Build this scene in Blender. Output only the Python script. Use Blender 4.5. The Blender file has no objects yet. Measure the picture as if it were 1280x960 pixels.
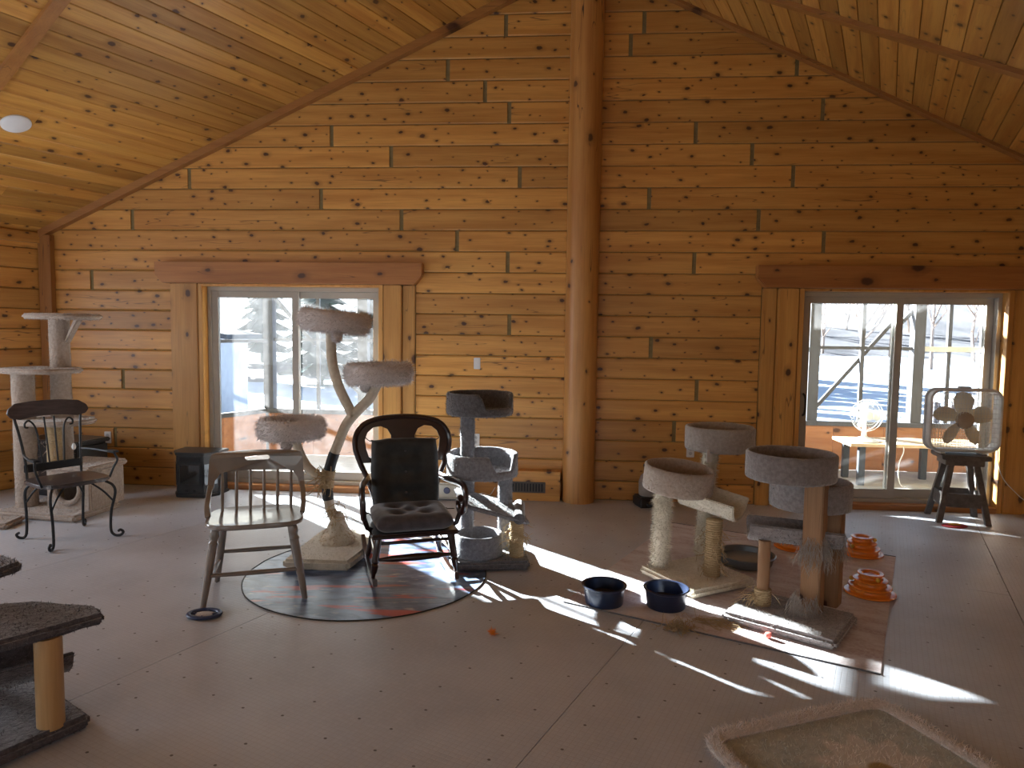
import bpy, bmesh, math, random
from mathutils import Vector, Matrix, noise
random.seed(7)
PI = math.pi
sc = bpy.context.scene
COL = sc.collection

# ------------------------------------------------------------------ camera
PIT, ROL = .0731, .0136
F = Vector((0, math.cos(PIT), -math.sin(PIT)))
U0 = Vector((0, math.sin(PIT), math.cos(PIT)))
R0 = Vector((1, 0, 0))
CR = math.cos(ROL)*R0 + math.sin(ROL)*U0
CU = -math.sin(ROL)*R0 + math.cos(ROL)*U0
cd = bpy.data.cameras.new('camera')
cd.sensor_fit = 'HORIZONTAL'
cd.sensor_width = 36
cd.lens = 874.2/1280*36
cd.clip_start = .05
cd.clip_end = 600
cam = bpy.data.objects.new('camera', cd)
COL.objects.link(cam)
m = Matrix((CR, CU, -F)).transposed().to_4x4()
m.translation = Vector((0, 0, 1.6))
cam.matrix_world = m
sc.camera = cam

# ------------------------------------------------------------------ light
sc.view_settings.view_transform = 'Standard'
sc.view_settings.look = 'None'
sc.view_settings.gamma = 1
sc.view_settings.use_curve_mapping = False
sc.view_settings.exposure = 0.68
SUN_EL = math.radians(19.7)
SUN_H = Vector((.671, -.741, 0)).normalized()
w = bpy.data.worlds.new('sky')
sc.world = w
w.use_nodes = True
nt = w.node_tree
sky = nt.nodes.new('ShaderNodeTexSky')
sky.sky_type = 'NISHITA'
sky.sun_disc = False
sky.sun_elevation = SUN_EL
sky.sun_rotation = math.atan2(-SUN_H.x, -SUN_H.y)
sky.air_density = 1.0
sky.dust_density = 2.0
bg = nt.nodes['Background']
bg.inputs['Strength'].default_value = .20
nt.links.new(sky.outputs[0], bg.inputs['Color'])
sl_ = bpy.data.lights.new('sun', 'SUN')
sl_.energy = 50
sl_.angle = math.radians(.7)
sl_.color = (1, .98, .95)
sun = bpy.data.objects.new('sun', sl_)
COL.objects.link(sun)
sd = SUN_H*math.cos(SUN_EL) - Vector((0, 0, math.sin(SUN_EL)))
sun.rotation_euler = sd.to_track_quat('-Z', 'Y').to_euler()

# ------------------------------------------------------------------ frames
AL, BE, DW, SL, HR = .0795, .4916, 6.752, .5038, 4.976
N = Vector((math.sin(AL), math.cos(AL), 0))
T = Vector((math.cos(AL), -math.sin(AL), 0))
C0 = N*DW + T*.1189
PD = Vector((math.cos(BE), -math.sin(BE), 0))
RD = Vector((math.sin(BE), math.cos(BE), 0))
KR = math.tan(BE-AL)                 # where the oblique wall cuts the ridge direction
QW = 4.965                            # half width of the room
RREAR = -10.6                         # rear wall, measured along the ridge from the post
TP = math.cos(BE-AL)
def W(u, v, z): return C0 + T*u + N*v + Vector((0, 0, z))
def Q(q, r, z): return C0 + PD*q + RD*r + Vector((0, 0, z))

def window_fill(name, q, r, z, sx, sz, nrm, power, col=(.86, .93, 1)):
    l = bpy.data.lights.new(name, 'AREA')
    l.shape = 'RECTANGLE'; l.size = sx; l.size_y = sz; l.energy = power*.47; l.color = col
    o = bpy.data.objects.new(name, l); COL.objects.link(o)
    o.location = Q(q, r, z)
    o.rotation_euler = nrm.to_track_quat('-Z', 'Y').to_euler()
# fill lamps added at unseen window openings in the rear and side walls
window_fill('rear_window_fill', -2.2, RREAR-.05, 1.55, 2.3, 1.5, RD, 60)
window_fill('rear_window_fill', 2.2, RREAR-.05, 1.55, 2.3, 1.5, RD, 34)
window_fill('side_window_fill', -QW-.05, -5.0, 1.45, 1.8, 1.2, PD, 120, (.78, .88, 1))
window_fill('side_window_fill', QW+.05, -7.6, 1.45, 1.8, 1.2, -PD, 18)

# ------------------------------------------------------------------ materials
def new_mat(name):
    mt = bpy.data.materials.new(name); mt.use_nodes = True
    n = mt.node_tree; b = n.nodes['Principled BSDF']
    return mt, n, b
class NB:
    def __init__(s, n): s.n = n
    def add(s, t, ins=None, **kw):
        d = s.n.nodes.new(t)
        for k, v in kw.items(): setattr(d, k, v)
        for k, v in (ins or {}).items():
            if isinstance(v, bpy.types.NodeSocket): s.n.links.new(v, d.inputs[k])
            else: d.inputs[k].default_value = v
        return d
    def math(s, op, a, b=0.0, c=None, clamp=False):
        ins = {0: a, 1: b}
        if c is not None: ins[2] = c
        return s.add('ShaderNodeMath', ins, operation=op, use_clamp=clamp).outputs[0]
    def mix(s, f, a, b):
        d = s.n.nodes.new('ShaderNodeMix'); d.data_type = 'RGBA'
        for i, v in ((0, f), (6, a), (7, b)):
            if isinstance(v, bpy.types.NodeSocket): s.n.links.new(v, d.inputs[i])
            else: d.inputs[i].default_value = (*v, 1) if isinstance(v, tuple) and len(v) == 3 else v
        return d.outputs[2]
    def smooth(s, v, a, b):
        return s.add('ShaderNodeMapRange', {0: v, 1: a, 2: b, 3: 0.0, 4: 1.0}, interpolation_type='SMOOTHSTEP').outputs[0]
    def link(s, a, b): s.n.links.new(a, b)
def S(c):  # sRGB 0-255 to linear
    return tuple(((v/255)/12.92 if v/255 < .04045 else ((v/255+.055)/1.055)**2.4) for v in c)

def plain(name, c1, c2=None, scale=20, rough=.6, bump=0, metal=0, coat=0, stretch=(1, 1, 1), spec=.5, sheen=0):
    mt, n, b = new_mat(name); k = NB(n)
    b.inputs['Roughness'].default_value = rough
    b.inputs['Metallic'].default_value = metal
    b.inputs['Specular IOR Level'].default_value = spec
    b.inputs['Coat Weight'].default_value = coat
    if sheen:
        b.inputs['Sheen Weight'].default_value = sheen
        b.inputs['Sheen Roughness'].default_value = .4
    co = k.add('ShaderNodeTexCoord').outputs['Object']
    mp = k.add('ShaderNodeMapping', {'Vector': co, 'Scale': stretch}).outputs[0]
    nz = k.add('ShaderNodeTexNoise', {'Vector': mp, 'Scale': scale, 'Detail': 5.0, 'Roughness': .65}).outputs['Fac']
    col = k.mix(k.smooth(nz, .32, .68), c1, c2 or tuple(v*.8 for v in c1))
    k.link(col, b.inputs['Base Color'])
    if bump:
        bp = k.add('ShaderNodeBump', {'Height': nz, 'Strength': bump, 'Distance': .01})
        k.link(bp.outputs[0], b.inputs['Normal'])
    return mt

def wood(name, light, dark, knot=(.05, .014, .006), axis=0, kscale=9.0, kdens=.85, rough=.45, var=.35, crack=.6, grain=1.0, perp=2, coat=.15):
    """timber with streaks along one local axis, knots and checks; a random shift for each piece"""
    mt, n, b = new_mat(name); k = NB(n)
    co = k.add('ShaderNodeTexCoord').outputs['Object']
    rnd = k.add('ShaderNodeObjectInfo').outputs['Random']
    off = k.add('ShaderNodeVectorMath', {0: (37.3, 17.9, 51.7)}, operation='SCALE'); k.link(rnd, off.inputs['Scale'])
    v = k.add('ShaderNodeVectorMath', {0: co, 1: off.outputs[0]}, operation='ADD').outputs[0]
    st = [14.0, 14.0, 14.0]; st[axis] = .9
    mp = k.add('ShaderNodeMapping', {'Vector': v, 'Scale': tuple(st)}).outputs[0]
    warp = k.add('ShaderNodeTexNoise', {'Vector': v, 'Scale': 3.0, 'Detail': 2.0}).outputs['Color']
    mp2 = k.add('ShaderNodeMix', {0: .12, 4: mp, 5: warp}, data_type='VECTOR')
    g = k.add('ShaderNodeTexNoise', {'Vector': mp2.outputs[1], 'Scale': 1.0*grain, 'Detail': 6.0, 'Roughness': .6}).outputs['Fac']
    fine = [90.0, 90.0, 90.0]; fine[axis] = 3.0
    g2 = k.add('ShaderNodeTexNoise', {'Vector': k.add('ShaderNodeMapping', {'Vector': v, 'Scale': tuple(fine)}).outputs[0], 'Scale': 1.0, 'Detail': 3.0}).outputs['Fac']
    col = k.mix(k.smooth(g, .3, .72), light, dark)
    col = k.mix(k.math('MULTIPLY', k.smooth(g2, .45, .75), .28), col, tuple(x*.62 for x in dark))
    # tone of the piece
    tone = k.math('MULTIPLY_ADD', rnd, var, 1-var*.5)
    hs = k.add('ShaderNodeHueSaturation', {'Color': col, 'Value': tone, 'Hue': .5}).outputs[0]
    # knots: cells on the visible face
    ks = [kscale, kscale, kscale]; ks[axis] *= .62
    dst = k.add('ShaderNodeTexNoise', {'Vector': v, 'Scale': 22.0, 'Detail': 2.0}).outputs['Color']
    vv = k.add('ShaderNodeMix', {0: .022, 4: v, 5: dst}, data_type='VECTOR').outputs[1]
    sx = k.add('ShaderNodeSeparateXYZ', {0: k.add('ShaderNodeMapping', {'Vector': vv, 'Scale': tuple(ks)}).outputs[0]})
    cb = k.add('ShaderNodeCombineXYZ', {0: sx.outputs[axis], 1: sx.outputs[perp], 2: k.math('MULTIPLY', rnd, 91.0)})
    vo = k.add('ShaderNodeTexVoronoi', {'Vector': cb.outputs[0], 'Scale': 1.0, 'Randomness': 1.0})
    vo.voronoi_dimensions = '2D'
    cs = k.add('ShaderNodeSeparateColor', {0: vo.outputs['Color']})
    rad = k.math('MULTIPLY_ADD', k.math('POWER', cs.outputs[0], 3.0), .13, .05)
    has = k.math('GREATER_THAN', kdens, cs.outputs[1])
    rel = k.math('DIVIDE', vo.outputs['Distance'], rad)
    core = k.math('MULTIPLY', has, k.math('SUBTRACT', 1.0, k.smooth(rel, .55, 1.05)))
    halo = k.math('MULTIPLY', has, k.math('MULTIPLY', .5, k.math('SUBTRACT', 1.0, k.smooth(rel, .8, 2.6))))
    c2 = k.mix(halo, hs, tuple(x*.55 for x in dark))
    c3 = k.mix(k.math('MULTIPLY', core, .93), c2, knot)
    # checks (long thin splits)
    cr = [9.0, 9.0, 9.0]; cr[axis] = .55
    cn = k.add('ShaderNodeTexNoise', {'Vector': k.add('ShaderNodeMapping', {'Vector': v, 'Scale': tuple(cr)}).outputs[0], 'Scale': 1.0, 'Detail': 2.0}).outputs['Fac']
    line = k.math('SUBTRACT', 1.0, k.smooth(k.math('ABSOLUTE', k.math('SUBTRACT', cn, .57)), .0015, .006))
    gate = k.smooth(k.add('ShaderNodeTexNoise', {'Vector': v, 'Scale': 1.3}).outputs['Fac'], .5, .58)
    c4 = k.mix(k.math('MULTIPLY', k.math('MULTIPLY', line, gate), crack), c3, (.05, .02, .01))
    k.link(c4, b.inputs['Base Color'])
    b.inputs['Roughness'].default_value = rough
    b.inputs['Coat Weight'].default_value = coat
    b.inputs['Coat Roughness'].default_value = .35
    bp = k.add('ShaderNodeBump', {'Height': g2, 'Strength': .15, 'Distance': .004})
    k.link(bp.outputs[0], b.inputs['Normal'])
    return mt

M = {}
M['log'] = wood('pine_log', (.62, .315, .075), (.46, .20, .038))
M['log_side'] = wood('pine_log_side', (.60, .31, .080), (.46, .205, .044), axis=1)
M['post'] = wood('pine_post', (.55, .27, .075), (.40, .165, .038), axis=2, perp=0, kscale=6.5, kdens=.25, var=.1, crack=1)
M['jamb'] = wood('pine_jamb', (.58, .30, .075), (.44, .195, .04), axis=2, perp=0, kscale=5, kdens=.5, var=.25)
M['header'] = wood('fir_header', (.42, .175, .042), (.31, .11, .024), kscale=3.8, kdens=.6, var=.1)
M['trim'] = wood('dark_trim', (.37, .165, .042), (.29, .115, .028), kscale=3, kdens=.35, var=.15)
M['trim_v'] = wood('dark_trim_upright', (.37, .165, .042), (.29, .115, .028), axis=2, perp=0, kscale=3, kdens=.35, var=.15)
M['ceil'] = wood('ceiling_board', (.56, .295, .068), (.39, .165, .030), axis=1, perp=0, kscale=7.5, kdens=.7, var=.5, crack=.25, rough=.4)
M['chink'] = plain('joint_filler', (.24, .185, .085), (.19, .145, .065), 30, .9)
M['dark'] = plain('dark_backing', (.05, .028, .012), None, 10, .9)
M['wallplain'] = wood('plain_pine', (.56, .29, .088), (.42, .18, .046), kdens=.3, var=.1)

def floor_mat():
    mt, n, b = new_mat('floor_vinyl'); k = NB(n)
    co = k.add('ShaderNodeTexCoord').outputs['Object']
    nz = k.add('ShaderNodeTexNoise', {'Vector': co, 'Scale': 1.1, 'Detail': 6.0, 'Roughness': .6}).outputs['Fac']
    nf = k.add('ShaderNodeTexNoise', {'Vector': co, 'Scale': 40.0, 'Detail': 4.0}).outputs['Fac']
    col = k.mix(k.smooth(nz, .36, .64), (.53, .545, .59), (.445, .455, .495))
    col = k.mix(k.math('MULTIPLY', k.smooth(nf, .4, .7), .25), col, (.59, .60, .63))
    # fine moulded grid
    sx = k.add('ShaderNodeSeparateXYZ', {0: co})
    gx = k.math('PINGPONG', sx.outputs[0], .0125)
    gy = k.math('PINGPONG', sx.outputs[1], .0125)
    grid = k.math('MINIMUM', k.smooth(gx, .0, .0022), k.smooth(gy, .0, .0022))
    col = k.mix(k.math('MULTIPLY', k.math('SUBTRACT', 1.0, grid), .3), col, (.27, .22, .2))
    # fasteners
    vo = k.add('ShaderNodeTexVoronoi', {'Vector': k.add('ShaderNodeMapping', {'Vector': co, 'Scale': (4.6, 5.4, 1)}).outputs[0], 'Scale': 1.0, 'Randomness': .42})
    vo.voronoi_dimensions = '2D'
    cs = k.add('ShaderNodeSeparateColor', {0: vo.outputs['Color']})
    dot = k.math('MULTIPLY', k.math('SUBTRACT', 1.0, k.smooth(vo.outputs['Distance'], .026, .038)), k.math('GREATER_THAN', .8, cs.outputs[1]))
    col = k.mix(k.math('MULTIPLY', dot, .85), col, (.045, .03, .025))
    # litter and fluff
    v2 = k.add('ShaderNodeTexVoronoi', {'Vector': co, 'Scale': 11.0}); v2.voronoi_dimensions = '2D'
    c2 = k.add('ShaderNodeSeparateColor', {0: v2.outputs['Color']})
    fl = k.math('MULTIPLY', k.math('SUBTRACT', 1.0, k.smooth(v2.outputs['Distance'], .03, .07)), k.math('GREATER_THAN', c2.outputs[0], .8))
    col = k.mix(k.math('MULTIPLY', fl, .5), col, (.6, .55, .5))
    k.link(col, b.inputs['Base Color'])
    k.link(k.math('MULTIPLY_ADD', nz, .25, .30), b.inputs['Roughness'])
    b.inputs['Specular IOR Level'].default_value = .45
    hgt = k.math('ADD', k.math('MULTIPLY', grid, .6), k.math('MULTIPLY', nf, .5))
    bp = k.add('ShaderNodeBump', {'Height': hgt, 'Strength': .35, 'Distance': .003})
    k.link(bp.outputs[0], b.inputs['Normal'])
    return mt
M['floor'] = floor_mat()

def glass_mat():
    mt, n, b = new_mat('dusty_glass'); k = NB(n); n.nodes.remove(b)
    co = k.add('ShaderNodeTexCoord').outputs['Object']
    nz = k.add('ShaderNodeTexNoise', {'Vector': co, 'Scale': 5.0, 'Detail': 7.0, 'Roughness': .7}).outputs['Fac']
    sp = k.add('ShaderNodeTexNoise', {'Vector': co, 'Scale': 70.0, 'Detail': 2.0}).outputs['Fac']
    dirt = k.math('ADD', k.math('MULTIPLY', k.smooth(nz, .35, .75), .018), k.math('MULTIPLY', k.smooth(sp, .64, .76), .05))
    dirt = k.math('ADD', dirt, .014)
    tr = k.add('ShaderNodeBsdfTransparent', {0: (.90, .95, .97, 1)}).outputs[0]
    gl = k.add('ShaderNodeBsdfGlossy', {0: (1, 1, 1, 1), 1: .03}).outputs[0]
    fr = k.add('ShaderNodeFresnel', {0: 1.2}).outputs[0]
    tl = k.add('ShaderNodeBsdfTranslucent', {0: (.8, .82, .85, 1)}).outputs[0]
    a = k.add('ShaderNodeMixShader', {0: fr, 1: tr, 2: gl}).outputs[0]
    c = k.add('ShaderNodeMixShader', {0: dirt, 1: a, 2: tl}).outputs[0]
    k.link(c, n.nodes['Material Output'].inputs[0])
    return mt
M['glass'] = glass_mat()
M['vinyl'] = plain('grey_vinyl', (.40, .37, .32), (.37, .34, .30), 8, .45)
M['darkmetal'] = plain('dark_metal', (.03, .03, .032), None, 30, .45, metal=.6)

# ------------------------------------------------------------------ mesh helpers
class MB:
    def __init__(s): s.v = []; s.f = []
    def add(s, vs, fs):
        o = len(s.v); s.v += [tuple(x) for x in vs]; s.f += [tuple(i+o for i in f) for f in fs]; return s
    def box(s, a, b):
        x0, y0, z0 = a; x1, y1, z1 = b
        vs = [(x0,y0,z0),(x1,y0,z0),(x1,y1,z0),(x0,y1,z0),(x0,y0,z1),(x1,y0,z1),(x1,y1,z1),(x0,y1,z1)]
        return s.add(vs, [(0,3,2,1),(4,5,6,7),(0,1,5,4),(1,2,6,5),(2,3,7,6),(3,0,4,7)])
    def hexa(s, lo, hi):      # two quads, lo then hi, same winding (counter-clockwise seen from hi)
        return s.add(list(lo)+list(hi), [(3,2,1,0),(4,5,6,7),(0,1,5,4),(1,2,6,5),(2,3,7,6),(3,0,4,7)])
    def prism(s, poly, fn, a, b):   # poly 2-D points, fn(x, y, d)
        k = len(poly)
        vs = [fn(x, y, a) for x, y in poly]+[fn(x, y, b) for x, y in poly]
        return s.add(vs, [tuple(range(k-1, -1, -1)), tuple(range(k, 2*k))]+[(i, (i+1) % k, k+(i+1) % k, k+i) for i in range(k)])
    def sweep(s, pts, rad, seg=10, sec=None, closed=False, up=None, caps=True):
        """tube along pts; rad a number or list; sec = list of (a, b) unit section points"""
        pts = [Vector(p) for p in pts]; n_ = len(pts)
        if not isinstance(rad, list): rad = [rad]*n_
        sec = sec or [(math.cos(2*PI*i/seg), math.sin(2*PI*i/seg)) for i in range(seg)]
        k = len(sec); o = len(s.v); nrm = None
        for i, p in enumerate(pts):
            if closed: tg = pts[(i+1) % n_]-pts[i-1]
            else: tg = pts[min(i+1, n_-1)]-pts[max(i-1, 0)]
            if tg.length < 1e-9: tg = Vector((0, 0, 1))
            tg.normalize()
            if up is not None:
                nrm = Vector(up)-tg*Vector(up).dot(tg)
            elif nrm is None:
                a = Vector((0, 0, 1)) if abs(tg.z) < .9 else Vector((1, 0, 0))
                nrm = a-tg*a.dot(tg)
            else: nrm = nrm-tg*nrm.dot(tg)
            nrm = nrm.normalized(); bi = tg.cross(nrm); r = rad[i]
            ra, rb = (r if isinstance(r, (tuple, list)) else (r, r))
            for a, b in sec: s.v.append(tuple(p+nrm*(a*ra)+bi*(b*rb)))
        for i in range(n_ if closed else n_-1):
            j = (i+1) % n_
            for q in range(k):
                s.f.append((o+i*k+q, o+i*k+(q+1) % k, o+j*k+(q+1) % k, o+j*k+q))
        if not closed and caps:
            s.f.append(tuple(o+q for q in range(k-1, -1, -1))); s.f.append(tuple(o+(n_-1)*k+q for q in range(k)))
        return s
    def lathe(s, prof, c=(0, 0, 0), seg=28, sx=1, sy=1, fn=None):
        o = len(s.v); k = len(prof)
        for i in range(seg):
            a = 2*PI*i/seg
            for j, (r, z) in enumerate(prof):
                if fn: r, z = fn(a, j, r, z)
                s.v.append((c[0]+r*math.cos(a)*sx, c[1]+r*math.sin(a)*sy, c[2]+z))
        for i in range(seg):
            i2 = (i+1) % seg
            for j in range(k-1):
                s.f.append((o+i*k+j, o+i2*k+j, o+i2*k+j+1, o+i*k+j+1))
        if prof[0][0] > 1e-6: s.f.append(tuple(o+i*k for i in range(seg-1, -1, -1)))
        if prof[-1][0] > 1e-6: s.f.append(tuple(o+i*k+k-1 for i in range(seg)))
        return s
    def mesh(s, name, bevel=0, seg=2, smooth=True, sub=0, jit=0, jscale=8, angle=35):
        me = bpy.data.meshes.new(name); me.from_pydata(s.v, [], s.f); me.validate()
        bm = bmesh.new(); bm.from_mesh(me)
        bmesh.ops.remove_doubles(bm, verts=bm.verts, dist=1e-5)
        bmesh.ops.recalc_face_normals(bm, faces=bm.faces)
        if bevel:
            es = [e for e in bm.edges if len(e.link_faces) == 2 and e.calc_face_angle() > .5]
            bmesh.ops.bevel(bm, geom=es, offset=bevel, segments=seg, affect='EDGES', clamp_overlap=True)
        if sub:
            for _ in range(sub): bmesh.ops.subdivide_edges(bm, edges=bm.edges, cuts=1, use_grid_fill=True)
        if jit:
            bm.normal_update()
            for v in bm.verts:
                d = noise.noise(v.co*jscale)+.5*noise.noise(v.co*jscale*2.7)
                v.co += v.normal*d*jit
        bm.to_mesh(me); bm.free()
        if smooth:
            for p in me.polygons: p.use_smooth = True
            try: me.set_sharp_from_angle(angle=math.radians(angle))
            except Exception: pass
        return me
    def build(s, name, mat, parent=None, loc=None, bevel=0, seg=2, smooth=True, sub=0, jit=0, jscale=8, label=None, kind=None, angle=35):
        return link(name, s.mesh(name, bevel, seg, smooth, sub, jit, jscale, angle), mat, parent, loc, label, kind)

def link(name, me, mat, parent=None, loc=None, label=None, kind=None):
    o = bpy.data.objects.new(name, me)
    if isinstance(mat, str): mat = M[mat]
    if mat is not None and len(me.materials) == 0: me.materials.append(mat)
    COL.objects.link(o)
    if parent is not None: o.parent = parent
    if loc is not None: o.location = loc
    if label: o['label'] = label
    if kind: o['kind'] = kind
    return o
def tag(o, label, cat, group=None):
    o['label'] = label; o['category'] = cat
    if group: o['group'] = group
    return o
def thing(name, label, cat, loc=(0, 0, 0), rz=0, group=None):
    o = bpy.data.objects.new(name, None); o.empty_display_size = .1
    COL.objects.link(o); o.location = loc; o.rotation_euler = (0, 0, rz)
    return tag(o, label, cat, group)
def struct(name, loc=(0, 0, 0), rz=0, mesh=None, mat=None, label=None):
    o = bpy.data.objects.new(name, mesh); COL.objects.link(o); o.location = loc; o.rotation_euler = (0, 0, rz)
    if mesh is not None: mesh.materials.append(M[mat])
    o['kind'] = 'structure'
    if label: o['label'] = label
    return o
def arc(n_, f): return [f(i/(n_-1)) for i in range(n_)]
def bez(p0, p1, p2, p3, n_=12):
    p0, p1, p2, p3 = map(Vector, (p0, p1, p2, p3))
    return [((1-t)**3)*p0+3*t*(1-t)**2*p1+3*t*t*(1-t)*p2+t**3*p3 for t in [i/(n_-1) for i in range(n_)]]
def spline(pts, n_=8):
    """Catmull-Rom through pts"""
    P_ = [Vector(p) for p in pts]; P_ = [2*P_[0]-P_[1]]+P_+[2*P_[-1]-P_[-2]]; out = []
    for i in range(1, len(P_)-2):
        a, b, c, d = P_[i-1:i+3]
        for j in range(n_):
            t = j/n_
            out.append(.5*((2*b)+(-a+c)*t+(2*a-5*b+4*c-d)*t*t+(-a+3*b-3*c+d)*t**3))
    out.append(P_[-2]); return out
def plate(name, outer, holes, th, fn, mat, parent, label=None):
    """flat board with holes: outline points (x, z), thickness th, fn bends (x, z, d) to 3-D"""
    cu = bpy.data.curves.new(name, 'CURVE'); cu.dimensions = '2D'; cu.fill_mode = 'BOTH'; cu.extrude = th/2
    for pl in [outer]+holes:
        sp = cu.splines.new('POLY'); sp.points.add(len(pl)-1); sp.use_cyclic_u = True
        for i, (x, y) in enumerate(pl): sp.points[i].co = (x, y, 0, 1)
    co = bpy.data.objects.new(name, cu); me = bpy.data.meshes.new_from_object(co); bpy.data.objects.remove(co)
    for v in me.vertices: v.co = fn(v.co.x, v.co.y, v.co.z)
    bm = bmesh.new(); bm.from_mesh(me); bmesh.ops.remove_doubles(bm, verts=bm.verts, dist=1e-5)
    bmesh.ops.recalc_face_normals(bm, faces=bm.faces); bm.to_mesh(me); bm.free()
    me.materials.clear(); me.name = name
    return link(name, me, mat, parent, None, label)
def fur(parent, me, n_, ln, wd, mat, name='fur', droop=.3, zmin=None, curl=.6):
    """short blades of pile on a mesh, one joined part"""
    me.calc_loop_triangles(); tr = me.loop_triangles; vs = me.vertices
    cum = []; tot = 0
    for t in tr: tot += t.area; cum.append(tot)
    import bisect
    V_ = []; F_ = []
    for i in range(n_):
        t = tr[min(bisect.bisect_left(cum, random.random()*tot), len(tr)-1)]
        a, b = random.random(), random.random()
        if a+b > 1: a, b = 1-a, 1-b
        p = vs[t.vertices[0]].co; p = p+(vs[t.vertices[1]].co-p)*a+(vs[t.vertices[2]].co-p)*b
        if zmin is not None and p.z < zmin: continue
        nn = t.normal
        d = Vector((random.gauss(0, curl), random.gauss(0, curl), random.gauss(0, curl)-droop))+nn*1.0
        d.normalize(); l = 1.3*ln*random.uniform(.5, 1.3)
        sd_ = d.orthogonal().normalized(); sd_ = sd_*math.cos(i)+d.cross(sd_)*math.sin(i)
        o = len(V_); V_ += [p+sd_*wd*1.5, p-sd_*wd*1.5, p+d*l]; F_.append((o, o+1, o+2))
    m2 = bpy.data.meshes.new(name); m2.from_pydata([tuple(v) for v in V_], [], F_)
    return link(name, m2, mat, parent, kind='stuff')
def strands(parent, starts, ln, rad, mat, name='frayed_strands', spread=.5, g=.5):
    mb = MB()
    for p, d in starts:
        p = Vector(p); d = Vector(d).normalized(); pts = [p.copy()]; l = ln*random.uniform(.4, 1.2)
        for j in range(5):
            d = (d+Vector((random.gauss(0, spread), random.gauss(0, spread), random.gauss(0, spread)-g*.4))).normalized()
            p = p+d*l/5; p.z = max(p.z, .002); pts.append(p.copy())
        mb.sweep(pts, [rad]*5+[rad*.4], seg=3)
    return mb.build(name, mat, parent, kind='stuff')
# ------------------------------------------------------------------ structure: floor
def clip(poly, f):
    out = []
    for i in range(len(poly)):
        a, b = poly[i], poly[(i+1) % len(poly)]; fa, fb = f(a), f(b)
        if fa >= 0: out.append(a)
        if fa*fb < 0:
            t = fa/(fa-fb); out.append((a[0]+(b[0]-a[0])*t, a[1]+(b[1]-a[1])*t))
    return out
wall_side = lambda p: KR*p[0]+.12-p[1]        # room side of the oblique wall (q, r), a little under it
fl_root = struct('floor', C0, -BE)
base = clip([(-QW-.1, RREAR-.1), (QW+.1, RREAR-.1), (QW+.1, 4), (-QW-.1, 4)], wall_side)
MB().prism(base, lambda x, y, d: (x, y, d), -.12, -.006).build('subfloor', 'dark', fl_root, smooth=False)
seam0 = -1.136+2.5955                         # a seam, measured from the ridge line
qs = [seam0+1.885*i for i in range(-5, 4)]
for i in range(len(qs)-1):
    a, b = max(qs[i], -QW), min(qs[i+1], QW)
    if b-a < .05: continue
    rs = [RREAR] + [x for x in [-9.2+.9*(i % 2)+3.66*j for j in range(5)]] + [4]
    for j in range(len(rs)-1):
        pl = clip([(a+.002, rs[j]+.0015), (b-.002, rs[j]+.0015), (b-.002, rs[j+1]-.0015), (a+.002, rs[j+1]-.0015)], wall_side)
        if len(pl) < 3 or rs[j] > KR*QW+.1: continue
        MB().prism(pl, lambda x, y, d: (x, y, d), -.006, 0).build('floor_sheet', 'floor', fl_root, smooth=False)

# ------------------------------------------------------------------ structure: back wall of logs
RH, Z0 = .1989, 2.7694
D1 = (-3.745, -1.93); D2 = (2.015, 3.85); DTOP = 2.035
def ulim(z): return (HR+.04-z)/(SL*TP)
wb = struct('wall_back', C0, -AL)
bk = MB()
UE = 5.42
for a, b, z0, z1 in [(-UE, D1[0], 0, DTOP), (D1[1], D2[0], 0, DTOP), (D2[1], UE, 0, DTOP)]:
    bk.box((a, -.024, z0), (b, .2, z1))
for d in (D1, D2): bk.box((d[0], -.024, -.06), (d[1], .2, .012))
bk.prism([(-UE, DTOP), (UE, DTOP), (UE, 2.52), (0, HR+.04), (-UE, 2.52)], lambda x, y, d: (x, d, y), -.024, .2)
bk.build('log_backing', 'chink', wb, smooth=False)
joints = {-6: [-.945], -9: [-.755, .52], -5: [-.714, 2.143], -4: [-2.427, 1.016], -3: [-1.844, 1.531], -8: [.401], -7: [-1.3, 1.9],
          -2: [-3.86, -.607, 1.906], 0: [-4.458, -1.742, 1.611], -1: [-2.534, .607, 4.1], 1: [-1.201, 2.203], 2: [-.711, 1.039], 5: [-.688],
          6: [.66], 3: [-4.9, 4.6], 4: [4.7], 8: [-4.6, 1.1], 10: [.9], 9: [-1.1], 11: [-4.7, 1.3], 12: [-.9]}
Z1 = (-4.075, -1.60); Z2 = (1.665, 4.20)      # door surrounds
def log_piece(a, b, zb, zt, at=None, bt=None):
    """squared log, face slightly eased; a, b ends at the bottom, at, bt ends at the top"""
    at = a if at is None else at; bt = b if bt is None else bt
    g = .003; c = .009
    prof = [(-.022, zb+g), (-.026, zb+g), (-.035, zb+g+c), (-.035, zt-g-c), (-.026, zt-g), (-.022, zt-g)]
    mid = (a+b)/2; zm = (zb+zt)/2
    mb = MB(); k = len(prof); vs = []
    for e, et in ((a, at), (b, bt)):
        for v, z in prof:
            t = (z-zb)/(zt-zb); vs.append((e+(et-e)*t-mid, v, z-zm))
    mb.add(vs, [tuple(range(k)), tuple(range(2*k-1, k-1, -1))]+[(i, k+i, k+(i+1) % k, (i+1) % k) for i in range(k)])
    return mb.build('log', 'log', wb, (mid, 0, zm), smooth=False)
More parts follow.
